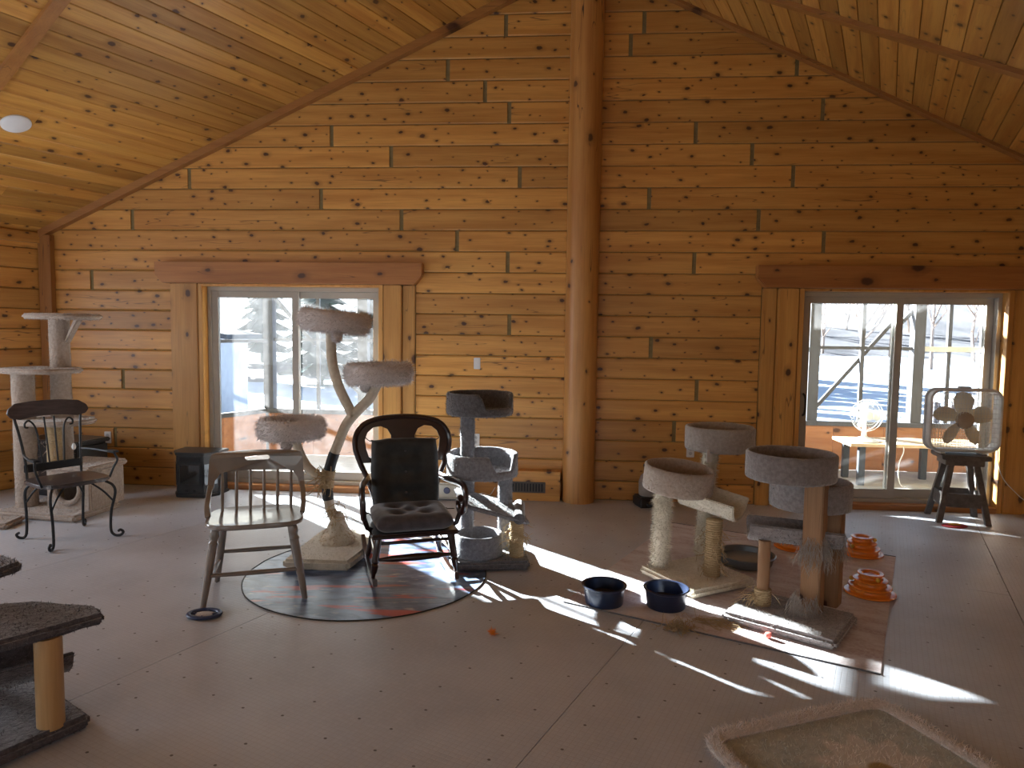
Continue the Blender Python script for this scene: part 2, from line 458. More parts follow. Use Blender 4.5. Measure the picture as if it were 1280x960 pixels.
for kk in range(-11, 14):
    zt = Z0-kk*RH; zb = max(zt-RH, .0)
    lt = min(ulim(zt), UE); lb = min(ulim(zb), UE)
    if lb < .25: continue
    lt = max(lt, .02)
    segs = [(-lb, lb)]
    cuts = sorted(joints.get(kk, []) + ([-.0] if True else []))
    ed = [-lb]+[c for c in cuts if abs(c) < lb-.15]+[lb]
    for a, b in zip(ed[:-1], ed[1:]):
        ga = .019 if a not in (-lb, 0) else (.001 if a == 0 else 0)
        gb = .019 if b not in (lb, 0) else (.001 if b == 0 else 0)
        parts = [(a+ga, b-gb)]
        for z_ in (Z1, Z2):
            nx = []
            for p, q in parts:
                if zb >= 2.03 or q <= z_[0] or p >= z_[1]: nx.append((p, q, )); continue
                if zt > 2.06:                     # the course the header sits on
                    nx.append((p, q)); continue
                if p < z_[0]: nx.append((p, z_[0]-.004))
                if q > z_[1]: nx.append((z_[1]+.004, q))
            parts = nx
        for p, q in parts:
            if q-p < .04: continue
            hits = [z_ for z_ in (Z1, Z2) if q > z_[0] and p < z_[1]]
            if zb < 2.03 and zt > 2.06 and hits:
                z_ = hits[0]
                if p < z_[0]-.05: log_piece(p, z_[0]-.004, zb, zt)
                log_piece(max(p, z_[0]), min(q, z_[1]), 2.052, zt)
                if q > z_[1]+.05: log_piece(z_[1]+.004, q, zb, zt)
                continue
            log_piece(p, q, zb, zt, (-lt if p == -lb else None), (lt if q == lb else None))

# door surrounds: header beam and uprights
def header(u0, u1, lab):
    pr = [(u0, 2.25), (u0, 2.13), (u0+.075, 2.045), (u1-.075, 2.045), (u1, 2.13), (u1, 2.25)]
    mid = (u0+u1)/2
    o = MB().prism([(x-mid, z) for x, z in pr], lambda x, y, d: (x, d, y), -.15, -.036).build('trim_1', 'header', None, bevel=.006, smooth=False)
    o.location = W(mid, 0, 0); o.rotation_euler = (0, 0, -AL); o['kind'] = 'structure'; o['label'] = lab
header(-4.175, -1.52, 'dark timber header beam with bevelled ends over the left glass door')
header(1.60, 4.26, 'dark timber header beam with bevelled ends over the right glass door')
def upright(a, b, v0, v1, lab, mat='jamb'):
    o = MB().box((-(b-a)/2, v0, .0), ((b-a)/2, v1, 2.043)).build('trim_2', mat, None, bevel=.008, smooth=False)
    o.location = W((a+b)/2, 0, 0); o.rotation_euler = (0, 0, -AL); o['kind'] = 'structure'; o['label'] = lab
for side, lst in (('left', [(-4.072, -3.955, -.06), (-3.95, -3.77, -.095), (-1.905, -1.73, -.095), (-1.725, -1.602, -.06)]),
                  ('right', [(1.668, 1.80, -.06), (1.805, 1.99, -.095), (3.875, 4.06, -.095), (4.065, 4.198, -.06)])):
    for i, (a, b, v) in enumerate(lst):
        upright(a, b, v, -.025, '%s pine upright beside the %s glass door' % (['outer left', 'inner left', 'inner right', 'outer right'][i], side))

# sliding glass doors
def slider(name, d, handle):
    a, b = d; c = (a+b)/2
    r = struct(name, W(c, 0, 0), -AL); hw = (b-a)/2
    # pine lining of the opening
    mb = MB().box((-hw-.02, -.09, .0), (-hw+.022, .14, 2.042)); mb.build('lining', 'jamb', r, bevel=.003, smooth=False)
    MB().box((hw-.022, -.09, .0), (hw+.02, .14, 2.042)).build('lining', 'jamb', r, bevel=.003, smooth=False)
    MB().box((-hw+.022, -.09, 2.02), (hw-.022, .14, 2.042)).build('lining', 'jamb', r, bevel=.003, smooth=False)
    MB().box((-hw+.022, -.10, .0), (hw-.022, .14, .05)).build('sill', 'header', r, bevel=.006, smooth=False)
    h = hw-.023
    fr = MB()
    fr.box((-h, .01, .05), (-h+.035, .13, 2.018)).box((h-.035, .01, .05), (h, .13, 2.018)).box((-h+.035, .01, 1.978), (h-.035, .13, 2.018)).box((-h+.035, .01, .05), (h-.035, .13, .085))
    fr.build('door_frame', 'vinyl', r, bevel=.003, smooth=False)
    def leaf(x0, x1, v, nm):
        q = MB(); s_ = .062
        q.box((x0, v, .086), (x0+s_, v+.035, 1.976)).box((x1-s_, v, .086), (x1, v+.035, 1.976)).box((x0+s_, v, 1.976-s_), (x1-s_, v+.035, 1.976)).box((x0+s_, v, .086), (x1-s_, v+.035, .086+.085))
        o = q.build(nm, 'vinyl', r, bevel=.003, smooth=False)
        MB().box((x0+s_-.005, v+.013, .16), (x1-s_+.005, v+.019, 1.976-s_+.005)).build('pane', 'glass', o, smooth=False)
        return o
    sl1 = leaf(-h+.036, .04, .03, 'sliding_panel'); leaf(-.03, h-.036, .075, 'fixed_panel')
    if handle:
        hm = MB().sweep(spline([(-h+.065, .03, .86), (-h+.065, -.015, .88), (-h+.065, -.03, .96), (-h+.065, -.015, 1.04), (-h+.065, .03, 1.06)], 5), (.012, .008), seg=8)
        hm.build('handle', 'darkmetal', sl1)
    return r
slider('door_1', D1, False); slider('door_2', D2, True)

# round post in the middle of the gable
mb = MB()
pts = []; rr = []
for i in range(29):
    z = -.0+i*(HR+.1)/28
    pts.append((0, 0, z)); rr.append(.152)
o = mb.sweep(pts, rr, seg=16, up=(1, 0, 0)).build('trim_3', 'post', None, jit=.004, jscale=3, angle=30)
o.location = W(0, -.11, 0); o.rotation_euler = (0, 0, -AL); o['kind'] = 'structure'; o['label'] = 'tall round timber post in the middle of the log wall'
wbx = (o.rotation_euler.z)

# trim boards along the rake, the corner and the eave
def rake(sgn, lab):
    u1 = UE-.02; zb = lambda u: HR-.0-SL*TP*abs(u)
    mb = MB()
    poly = [(0, zb(0)), (sgn*u1, zb(u1)), (sgn*u1, zb(u1)+.11), (0, zb(0)+.11)]
    o = mb.prism(poly, lambda x, y, d: (x, d, y), -.11, -.036).build('trim_4', 'trim', None, smooth=False)
    o.location = W(0, 0, 0); o.rotation_euler = (0, 0, -AL); o['kind'] = 'structure'; o['label'] = lab
rake(-1, 'dark trim board under the left roof slope'); rake(1, 'dark trim board under the right roof slope')
o = MB().box((-.07, -.1, 0), (.06, -.036, 2.51)).build('trim_5', 'trim_v', None, smooth=False, bevel=.003)
o.location = W(-5.345, 0, 0); o.rotation_euler = (0, 0, -AL); o['kind'] = 'structure'; o['label'] = 'dark upright corner board'

# ------------------------------------------------------------------ structure: ceiling of boards
BW = .128; HB = HR+.05
def ceiling(sgn, name, strips):
    root = struct(name, C0, -BE)
    zc = lambda q: HB-SL*abs(q)
    e = 6.2
    MB().hexa([(0, RREAR-.3, zc(0)+.025), (sgn*e, RREAR-.3, zc(e)+.025), (sgn*e, KR*sgn*e+.4, zc(e)+.025), (0, .4, zc(0)+.025)],
              [(0, RREAR-.3, zc(0)+.14), (sgn*e, RREAR-.3, zc(e)+.14), (sgn*e, KR*sgn*e+.4, zc(e)+.14), (0, .4, zc(0)+.14)]).build('roof_deck', 'dark', root, smooth=False)
    nb = int(QW/BW)+1
    for i in range(nb):
        a, b = i*BW+.0018, min((i+1)*BW-.0018, QW)
        rnd = random.Random(i*7+sgn)
        cuts = sorted([rnd.uniform(-9, -6), rnd.uniform(-5.5, -2.5)]) if sgn < 0 else [rnd.uniform(-8, -5), rnd.uniform(-4, -1)]
        y0 = RREAR
        ends = cuts+[None]
        for c in ends:
            ya = y0; yb0 = KR*sgn*a+.02 if c is None else c; yb1 = KR*sgn*b+.02 if c is None else c
            y0 = c+.0015 if c is not None else 0
            qm = (a+b)/2; ch = .004
            def pt(q, y, up): return (sgn*(q-qm), y, zc(q)-zc(qm)+up)
            # face, with eased long edges
            prof = [(a, .022), (a, ch), (a+ch, 0), (b-ch, 0), (b, ch), (b, .022)]
            k = len(prof)
            vs = [pt(q, ya, up) for q, up in prof]+[pt(q, yb0+(yb1-yb0)*((q-a)/(b-a)), up) for q, up in prof]
            mb = MB().add(vs, [tuple(range(k)), tuple(range(2*k-1, k-1, -1))]+[(j, k+j, k+(j+1) % k, (j+1) % k) for j in range(k)])
            mb.build('ceiling_board', 'ceil', root, (sgn*qm, 0, zc(qm)), smooth=False)
    for r0, wdt in strips:
        lo = [(0, r0-wdt/2, zc(0)-.035), (sgn*(QW-.05), r0-wdt/2, zc(QW-.05)-.035), (sgn*(QW-.05), r0+wdt/2, zc(QW-.05)-.035), (0, r0+wdt/2, zc(0)-.035)]
        hi = [(x, y, z+.034) for x, y, z in lo]
        MB().hexa(lo, hi).build('ceiling_batten', 'trim', root, smooth=False)
    return root
cl = ceiling(-1, 'ceiling_left', [(-3.385, .09), (-6.9, .09)])
cr_ = ceiling(1, 'ceiling_right', [(-.45, .085), (-4.0, .085), (-7.5, .085)])

# ------------------------------------------------------------------ structure: side and rear walls
RC = -KR*QW                                    # where the left wall meets the log wall
wl_ = struct('wall_left', C0, -BE)
EV = HB-SL*QW
def holes_wall(root, a, b, wins, top, place):
    """plain timber wall from a to b with window openings (c, half, z0, z1)"""
    mb = MB(); x = a
    for c, h, z0, z1 in sorted(wins):
        place(mb, x, c-h, 0, top); place(mb, c-h, c+h, 0, z0); place(mb, c-h, c+h, z1, top); x = c+h
    place(mb, x, b, 0, top)
    return mb.build('wall_panel', 'wallplain', root, smooth=False)
holes_wall(wl_, RREAR, RC+.1, [(-5.0, .9, .85, 2.05)], EV+.1, lambda mb, a, b, z0, z1: mb.box((-QW-.2, a, z0), (-QW-.03, b, z1)))
MB().box((-QW-.03, -3.8, 0), (-QW+.012, RC+.05, EV)).build('log_backing', 'chink', wl_, smooth=False)
for kk in range(1, 14):
    zt = Z0-kk*RH; zb = max(zt-RH, 0); zt = min(zt, EV+.02)
    g, c = .003, .009; ya, yb = -3.8, RC-.02; ym = (ya+yb)/2; zm = (zt+zb)/2
    prof = [(.01, zb+g), (.02, zb+g), (.03, zb+g+c), (.03, zt-g-c), (.02, zt-g), (.01, zt-g)]
    k = len(prof)
    for e0, e1 in ((ya, yb),):
        vs = [(v, e0-ym, z-zm) for v, z in prof]+[(v, e1-ym, z-zm) for v, z in prof]
        MB().add(vs, [tuple(range(k)), tuple(range(2*k-1, k-1, -1))]+[(i, k+i, k+(i+1) % k, (i+1) % k) for i in range(k)]).build('log', 'log_side', wl_, (-QW+.0, ym, zm), smooth=False)
o = MB().box((0, 0, 0), (.035, 3.8+RC-.03, .1)).build('trim_6', M['log_side'], None, smooth=False)
o.location = Q(-QW+.031, -3.8, EV-.1); o.rotation_euler = (0, 0, -BE); o['kind'] = 'structure'; o['label'] = 'timber trim along the top of the left log wall'
wr_ = struct('wall_right', C0, -BE)
holes_wall(wr_, RREAR, KR*QW+.2, [(-7.6, .9, .85, 2.05)], EV+.1, lambda mb, a, b, z0, z1: mb.box((QW+.02, a, z0), (QW+.2, b, z1)))
wq = struct('wall_rear', C0, -BE)
rw = holes_wall(wq, -QW-.2, QW+.2, [(-2.2, 1.15, .8, 2.3), (2.2, 1.15, .8, 2.3)], EV, lambda mb, a, b, z0, z1: mb.box((a, RREAR-.2, z0), (b, RREAR, z1)))
MB().prism([(-QW-.2, EV), (QW+.2, EV), (0, HB+.05)], lambda x, y, d: (x, d, y), RREAR-.2, RREAR).build('gable_panel', 'wallplain', wq, smooth=False)

# ceiling light
o = MB().lathe([(.0, -.012), (.085, -.012), (.098, -.006), (.1, .004), (0, .004)], seg=32)
M['white'] = plain('white_plastic', (.72, .72, .72), (.68, .68, .68), 6, .4)
q0 = -3.603
ct = thing('ceiling_light', 'round white flush ceiling light on the left board ceiling', 'light', Q(q0, -3.085, HB-SL*abs(q0)-.006))
ct.rotation_euler = (Matrix.Rotation(-BE, 4, 'Z') @ Matrix.Rotation(-math.atan(SL), 4, 'Y')).to_euler()
o.build('diffuser', 'white', ct)
MB().lathe([(.1, -.006), (.106, -.004), (.108, .005), (.1, .005)], seg=32).build('rim', 'white', ct)

# heat register in a boxed duct beside the post
vb = thing('floor_register_box', 'low pine box with a dark metal air grille beside the round post', 'vent', W(-.44, -.04, 0), -AL)
MB().box((-.27, -.13, 0), (.27, 0, .15)).build('lower_board', 'log', vb, bevel=.004, smooth=False)
MB().box((-.27, -.13, .152), (.27, 0, .285)).build('upper_board', 'log', vb, bevel=.004, smooth=False)
g = MB().box((-.2, -.142, .08), (.13, -.131, .185)).build('grille_frame', plain('bronze_metal', (.12, .10, .085), None, 20, .5, metal=.3), vb, bevel=.003)
for i in range(11):
    MB().box((-.185+i*.0275, -.146, .095), (-.17+i*.0275, -.1421, .17)).build('louvre', 'darkmetal', g, smooth=False)

# small plates on the wall
def plate_thing(u, z, lab, cat, hh=.06, ww=.037, outlet=True, mat='white'):
    r = thing('wall_outlet' if outlet else 'wall_sensor', lab, cat, W(u, -.036, z), -AL)
    MB().box((-ww, -.009, -hh), (ww, 0, hh)).build('cover_plate', mat, r, bevel=.004)
    if outlet:
        for s in (-1, 1):
            MB().lathe([(0, -.002), (.014, -.002), (.016, 0), (.016, .002), (0, .002)], seg=14).build('socket', plain('socket_grey', (.5, .5, .5), None, 5, .4), r, (0, -.0095, s*.022)).rotation_euler = (PI/2, 0, 0)
    return r
plate_thing(-4.775, .482, 'pale wall outlet low on the logs behind the black iron armchair', 'outlet')
plate_thing(1.059, .50, 'white wall outlet between the round post and right door', 'outlet')
plate_thing(-1.0, .555, 'white wall outlet half hidden behind the grey cat tree', 'outlet')
r = plate_thing(-.995, 1.30, 'small white sensor plate on the logs above the grey cat tree', 'sensor', .055, .032, False)
MB().lathe([(0, -.004), (.02, -.004), (.027, 0), (0, 0)], seg=16).build('dial', 'white', r, (0, -.011, -.02)).rotation_euler = (PI/2, 0, 0)
# ------------------------------------------------------------------ outside: porch, snow, trees
M['snow'] = plain('snow', (.62, .70, .82), (.54, .63, .78), .6, .7, bump=.2)
M['greywood'] = plain('weathered_timber', (.085, .085, .10), (.06, .06, .07), 6, .8, stretch=(8, 8, 1))
M['ply'] = wood('sheathing_board', (.46, .20, .085), (.34, .13, .05), kscale=4, kdens=.35, var=.3, coat=0, rough=.7)
M['deck'] = plain('pale_deck', (.48, .46, .44), (.38, .36, .35), 5, .7)
M['whitemetal'] = plain('white_paint', (.75, .75, .74), None, 8, .5)
M['bark'] = plain('bare_twigs', (.30, .22, .17), (.20, .15, .13), 2, .9)
VO = 2.24
pd_ = struct('porch_deck', W(0, 0, -.05), -AL)
MB().box((-4.3, .2, -.2), (7, VO+.1, -.03)).build('deck_frame', 'greywood', pd_, smooth=False)
for i in range(14):
    v = .21+i*.148
    MB().box((-4.3, v, -.03), (7, v+.143, 0)).build('deck_board', 'deck', pd_, smooth=False)
pf = thing('porch_screen_frame', 'grey timber screen frame with mullions and diagonal braces around the porch', 'porch frame', W(0, 0, -.05), -AL)
def bar(name, a, b, w_, parent, mat='greywood'):
    return MB().sweep([a, b], w_*.7071, sec=[(1, 1), (-1, 1), (-1, -1), (1, -1)], up=(0, 1, 0) if abs(Vector(b)[1]-Vector(a)[1]) < 1e-6 else (0, 0, 1)).build(name, mat, parent, smooth=False)
for u, w_ in [(-4.06, .09), (-2.79, .09), (-.9, .09), (1.0, .09), (2.92, .09), (4.16, .09), (6.2, .09)]:
    bar('post', (u, VO, 0), (u, VO, 2.75), w_, pf)
for u in (-3.40, -2.1, 3.51, 4.53, 4.92, 5.5): bar('mullion', (u, VO, .58), (u, VO, 2.75), .032, pf)
for a, b in [(-4.06, -2.79), (-2.79, -.9), (-.9, 1.0), (1.0, 2.92), (2.92, 4.16)]: bar('rail', (a, VO, 1.52), (b, VO, 1.52), .028, pf)
bar('rail', (4.16, VO, 1.52), (6.2, VO, 1.52), .045, pf, 'whitemetal')
bar('top_rail', (-4.1, VO, 2.78), (6.3, VO, 2.78), .09, pf)
bar('brace', (2.92, VO+.04, .68), (3.86, VO+.04, 1.83), .03, pf)
bar('brace', (3.9, VO+.04, 1.75), (4.16, VO+.04, 2.05), .03, pf)
bar('brace', (-4.03, VO+.04, 2.1), (-3.45, VO+.04, 1.45), .03, pf)
bar('brace', (-3.4, VO+.04, 1.4), (-2.79, VO+.04, .75), .03, pf)
# left return of the porch
for v in (.4, 1.3): bar('post', (-4.9, v, 0), (-4.9, v, 2.75), .06, pf)
for v in (.4, 1.3): bar('mullion', (-4.75+.02*v, v+.3, .58), (-4.75+.02*v, v+.3, 2.75), .03, pf)
bar('rail', (-4.9, .3, 1.5), (-4.06, VO, 1.5), .03, pf)
bar('top_rail', (-4.9, .3, 2.78), (-4.06, VO, 2.78), .06, pf)
hw = thing('porch_half_wall', 'low half wall of brown sheathing boards around the snowy porch', 'half wall', W(0, 0, -.05), -AL)
def hboards(a, b, z0, z1):
    a = Vector(a); b = Vector(b); d = (b-a); L = d.length; d.normalize(); nn = Vector((-d.y, d.x, 0))*.012
    k = max(1, round(L/.62))
    for i in range(k):
        p = a+d*(L*i/k+.002); q = a+d*(L*(i+1)/k-.002)
        MB().hexa([p-nn+Vector((0, 0, z0)), q-nn+Vector((0, 0, z0)), q+nn+Vector((0, 0, z0)), p+nn+Vector((0, 0, z0))],
                  [p-nn+Vector((0, 0, z1)), q-nn+Vector((0, 0, z1)), q+nn+Vector((0, 0, z1)), p+nn+Vector((0, 0, z1))]).build('board', 'ply', hw, smooth=False)
hboards((-4.06, VO-.06, 0), (6.2, VO-.06, 0), .005, .56)
hboards((-4.9, .3, 0), (-4.1, VO-.08, 0), .005, .56)
bar('cap', (-4.1, VO-.06, .58), (6.2, VO-.06, .58), .04, hw)
bar('cap', (-4.9, .3, .58), (-4.1, VO-.08, .58), .04, hw)
# unseen boards added to block the sun; their gaps shape floor streaks
bp_ = thing('porch_sun_blocker', 'unseen slanted boards added to block sun from the right glass door', 'sun blocker', W(0, 0, -.05), -AL)
zz = .25
i = 0
while zz < 2.75:
    a_, b_, sl2 = -.86, 1.28, .34
    q_ = [(a_, zz+sl2*(a_-.3)), (b_, zz+sl2*(b_-.3)), (b_, zz+.19+sl2*(b_-.3)), (a_, zz+.19+sl2*(a_-.3))]
    MB().prism(q_, lambda x, y, d: (x, d, y), VO+.06, VO+.085).build('board', 'ply', bp_, smooth=False)
    zz += .192 + {4: .05, 5: .06, 6: .03}.get(i, 0); i += 1

# bench table with a small fan, on the porch
tb = thing('porch_table', 'pale wooden plank table on dark legs on the porch', 'table', W(3.95, 1.5, -.05), -AL)
MB().box((-.92, -.28, .44), (.92, .28, .475)).build('table_top', plain('pale_board', (.58, .42, .26), (.5, .35, .2), 5, .5, stretch=(1, 8, 8)), tb, bevel=.003)
M['slate'] = plain('blue_black_paint', (.022, .03, .045), None, 12, .5)
for x in (-.78, .1, .78):
    for y in (-.22, .22):
        MB().box((x-.035, y-.03, 0), (x+.035, y+.03, .439)).build('leg', 'slate', tb, bevel=.003)
df = thing('desk_fan', 'white desk fan standing on the porch table', 'fan', W(3.25, 1.42, .426), -AL+.1)
MB().lathe([(0, .0), (.15, .0), (.15, .012), (.12, .025), (.04, .05), (.03, .06), (0, .06)], seg=28).build('base', 'white', df)
MB().sweep([(0, 0, .05), (0, .01, .15), (0, .02, .26)], [.028, .022, .026], seg=12).build('stem', 'white', df)
mb = MB().lathe([(0, -.05), (.04, -.05), (.055, -.03), (.055, .02), (.04, .05), (0, .06)], seg=20)
o = mb.build('motor', 'white', df, (0, .02, .3)); o.rotation_euler = (PI/2, 0, 0)
cg = MB()
for r_, y in ((.17, -.07), (.185, -.035), (.17, 0), (.1, -.085), (.05, -.09)):
    cg.sweep([(r_*math.cos(a), y, .3+r_*math.sin(a)) for a in [2*PI*j/30 for j in range(30)]], .0028, seg=5, closed=True)
for j in range(36):
    a = 2*PI*j/36; c_, s_ = math.cos(a), math.sin(a)
    cg.sweep([(.03*c_, -.09, .3+.03*s_), (.1*c_, -.085, .3+.1*s_), (.17*c_, -.07, .3+.17*s_), (.185*c_, -.035, .3+.185*s_), (.17*c_, 0, .3+.17*s_), (.05*c_, .02, .3+.05*s_)], .0009, seg=3)
cg.build('guard', 'white', df)
o = MB().lathe([(0, -.008), (.045, -.006), (.05, 0), (0, .004)], seg=18).build('hub', 'white', df, (0, -.07, .3)); o.rotation_euler = (PI/2, 0, 0)
M['clearblade'] = plain('pale_blade', (.65, .70, .74), None, 5, .3)
for j in range(3):
    a0 = 2*PI*j/3
    pl = [(.04, -.03), (.1, -.06), (.15, -.045), (.16, .0), (.12, .05), (.04, .03)]
    MB().prism(pl, lambda x, y, d: (x*math.cos(a0)-y*math.sin(a0), -.035+y*.35+d, .3+x*math.sin(a0)+y*math.cos(a0)), 0, .003).build('blade', 'clearblade', df)
mb = MB().sweep(spline([W(3.33, 1.45, .43), W(3.5, 1.35, .432), W(3.58, 1.27, .43), W(3.585, 1.2, .36), W(3.54, 1.2, .2), W(3.56, 1.2, .0), W(3.62, 1.15, -.045)], 6), .006, seg=6)
tag(mb.build('fan_cord', 'white', None), 'thin white cord hanging from the edge of the porch table', 'cord')

# white platform behind the box fan, out in the snow
wp = thing('outdoor_platform', 'small white topped stand out in the snow behind the porch', 'stand', W(6.1, 4.6, -.9), -AL)
MB().box((-.42, -.3, 1.5), (.42, .3, 1.6)).build('top', 'whitemetal', wp, bevel=.01)
for x in (-.36, .36):
    for y in (-.24, .24): MB().box((x-.04, y-.04, 0), (x+.04, y+.04, 1.5)).build('leg', 'greywood', wp, smooth=False)
MB().box((-.36, -.26, 1.28), (.36, -.22, 1.36)).build('rail', 'greywood', wp, smooth=False)
# shed beyond the porch, seen in the left door
sh = thing('grey_shed', 'grey clad shed with a dark sloping roof edge beyond the left glass door', 'shed', W(-9.0, 10.4, -.9), -AL+.12)
for i in range(6):
    MB().box((-1.3+i*.28, -1.1, 0), (-1.3+i*.28+.272, 1.1, 2.35-.0*i)).build('cladding_panel', plain('shed_cladding', (.42, .45, .50), (.36, .39, .44), 3, .8) if i == 0 else bpy.data.materials['shed_cladding'], sh, smooth=False)
MB().hexa([(-1.5, -1.3, 2.62), (.7, -1.3, 2.25), (.7, 1.3, 2.25), (-1.5, 1.3, 2.62)], [(-1.5, -1.3, 2.74), (.7, -1.3, 2.37), (.7, 1.3, 2.37), (-1.5, 1.3, 2.74)]).build('roof', 'slate', sh, smooth=False)

# snowfield rising to a wooded hill
def zsnow(x, y):
    d = math.hypot(x, y)
    return -.95+.25*noise.noise(Vector((x*.12, y*.12, 3)))+max(0, d-40)*.05+max(0, d-62)*.2
mb = MB(); G = 44
xs = [-130+260*i/G for i in range(G+1)]; ys = [7.7+ (i/G)**1.8*130 for i in range(G+1)]
mb.v = [(x, y + (0 if j else (-.08*x)), zsnow(x, y)) for j, y in enumerate(ys) for x in xs]
mb.f = [(j*(G+1)+i, j*(G+1)+i+1, (j+1)*(G+1)+i+1, (j+1)*(G+1)+i) for j in range(G) for i in range(G)]
M['forest'] = plain('wooded_slope', (.05, .05, .06), (.13, .125, .14), .35, .95, stretch=(1, .4, .4))
far = [f for f in mb.f if sum(math.hypot(mb.v[i][0], mb.v[i][1]) for i in f)/4 > (38 if sum(mb.v[i][0] for i in f) < -8 else 62)]
mb.f = [f for f in mb.f if f not in set(far)]
hl = MB(); hl.v = list(mb.v); hl.f = far
o = hl.build('wooded_hill', 'forest', None, angle=80); o['kind'] = 'structure'; o['label'] = 'hazy wooded hillside on the horizon'
o = mb.build('snow_ground', 'snow', None, angle=80); o['kind'] = 'structure'; o['label'] = 'snow covered ground rising to a hill'
def tree_mesh(seed, H_):
    rnd = random.Random(seed); mb = MB()
    def br(p, d, l, r, lev):
        q = p+d*l
        mb.sweep([p, (p+q)/2+Vector((rnd.gauss(0, .03)*l, rnd.gauss(0, .03)*l, 0)), q], [r, r*.8, r*.55], seg=4, caps=False)
        if lev == 0: return
        for _ in range(5 if lev > 1 else 4):
            t = rnd.uniform(.35, 1); a = rnd.uniform(0, 2*PI)
            dd = (d*rnd.uniform(.6, 1.1)+Vector((math.cos(a), math.sin(a), .25))*rnd.uniform(.4, .8)).normalized()
            br(p+d*l*t, dd, l*rnd.uniform(.4, .6), r*.5, lev-1)
    br(Vector((0, 0, 0)), Vector((0, 0, 1)), H_*.62, H_*.016, 3)
    return mb.mesh('bare_tree', smooth=False)
tms = [tree_mesh(s, 8) for s in range(4)]
rt = random.Random(5)
spots = []
for row, (d0, n_, a0, a1) in enumerate([(50, 8, .2, .8), (60, 9, .15, .85), (71, 10, .12, .85), (66, 6, -.7, .0)]):
    for i in range(n_):
        spots.append((d0+rt.uniform(-2, 2), a0+(a1-a0)*(i+.5+rt.uniform(-.1, .1))/n_))
for i, (d, ang) in enumerate(spots):
    x, y = d*math.sin(ang), d*math.cos(ang)
    o = link('bare_tree', tms[i % 4], 'bark', None, (x, y, zsnow(x, y)-.2))
    s_ = rt.uniform(.75, 1.2); o.scale = (s_*1.1, s_*1.1, s_); o.rotation_euler = (0, 0, rt.uniform(0, 6))
    tag(o, 'bare brown tree on the snowy slope far beyond the porch', 'tree', 'bare trees on the far slope')

def fir_mesh(seed):
    rnd = random.Random(seed); mb = MB().sweep([(0, 0, 0), (0, 0, 9.4)], [.16, .03], seg=6)
    for i in range(15):
        z = .9+i*.57; R_ = 2.1*(1-i/15.5)
        for j in range(13):
            a = 2*PI*j/13+rnd.random()*.4; r = R_*rnd.uniform(.75, 1.1)
            c, s_ = math.cos(a), math.sin(a); w_ = .26*R_+.1
            mb.add([(0, 0, z+.55), (r*c-w_*s_, r*s_+w_*c, z-.2), (r*1.12*c, r*1.12*s_, z-.28), (r*c+w_*s_, r*s_-w_*c, z-.2), (r*.5*c, r*.5*s_, z-.05)], [(0, 1, 2), (0, 2, 3), (0, 4, 1), (0, 3, 4), (1, 4, 2), (2, 4, 3)])
    return mb.mesh('shade_fir', smooth=False)
M['fir'] = plain('fir_needles', (.04, .07, .045), (.025, .045, .03), 3, .9)
fm = [fir_mesh(1), fir_mesh(2)]
i = 0
grove = [(-9+c_*4.3+rw_*1.3, 33+rw_*5.5+rt.uniform(-.6, .6)) for rw_ in range(3) for c_ in range(5)]  # firs added so that their shadows fall on the snow
grove += [(-33+c_*3.8+rw_*1.8, 25+c_*3.2+rw_*7) for rw_ in range(2) for c_ in range(5)]
for x, y in grove:
    if True:
        o = link('shade_fir', fm[i % 2], 'fir', None, (x, y, zsnow(x, y)-.1)); i += 1
        hs_ = 1.2 if x < -15 else .95; o.scale = (.9, .9, hs_*rt.uniform(.95, 1.03)); o.rotation_euler = (0, 0, rt.uniform(0, 6))
        tag(o, 'dark fir tree added to shade the snow beyond the porch', 'tree', 'firs added to shade the snow')
# ------------------------------------------------------------------ furniture: painted spindle chair
M['taupe'] = plain('worn_taupe_paint', (.25, .21, .18), (.20, .165, .14), 9, .32, coat=.4)
M['mahog'] = plain('dark_mahogany', (.030, .009, .007), (.018, .006, .005), 14, .28, coat=.5, stretch=(1, 6, 1))
M['iron'] = plain('black_iron', (.018, .018, .02), None, 40, .42, metal=.4)
M['darkoak'] = plain('dark_weathered_wood', (.075, .055, .055), (.035, .025, .025), 7, .4, stretch=(1, 9, 9), coat=.3)

def turned(p0, p1, prof):
    """turned leg: prof = (t, r) along p0 -> p1"""
    p0, p1 = Vector(p0), Vector(p1)
    return MB().sweep([p0.lerp(p1, t) for t, r in prof], [r for t, r in prof], seg=14)
ch = thing('spindle_chair', 'taupe painted wooden spindle back chair with a hand slot, beside the round rug', 'chair', (-1.55, 4.19, 0), .30)
ch.scale = (1.06, 1.04, 1.0)
seat_o = []
for i in range(40):
    a = 2*PI*i/40; c, s_ = math.cos(a), math.sin(a)
    x = .262*abs(c)**.45*(1 if c > 0 else -1); y = .225*abs(s_)**.5*(1 if s_ > 0 else -1)
    x *= (1.0-.06*(y > 0)*y/.225); seat_o.append((x, y))
mb = MB(); k = len(seat_o); vs = []
for sc_, z in ((.94, .443), (1.0, .452), (1.0, .468), (.985, .476), (.8, .470), (.5, .462), (.15, .461)):
    vs += [(x*sc_, y*sc_, z) for x, y in seat_o]
fs = [tuple(range(k-1, -1, -1)), tuple(range(6*k, 7*k))]
for j in range(6): fs += [(j*k+i, j*k+(i+1) % k, (j+1)*k+(i+1) % k, (j+1)*k+i) for i in range(k)]
mb.add(vs, fs).build('seat', 'taupe', ch)
lp = [(0, .021), (.05, .026), (.1, .027), (.13, .021), (.16, .021), (.19, .027), (.22, .022), (.3, .023), (.6, .022), (.85, .018), (1, .015)]
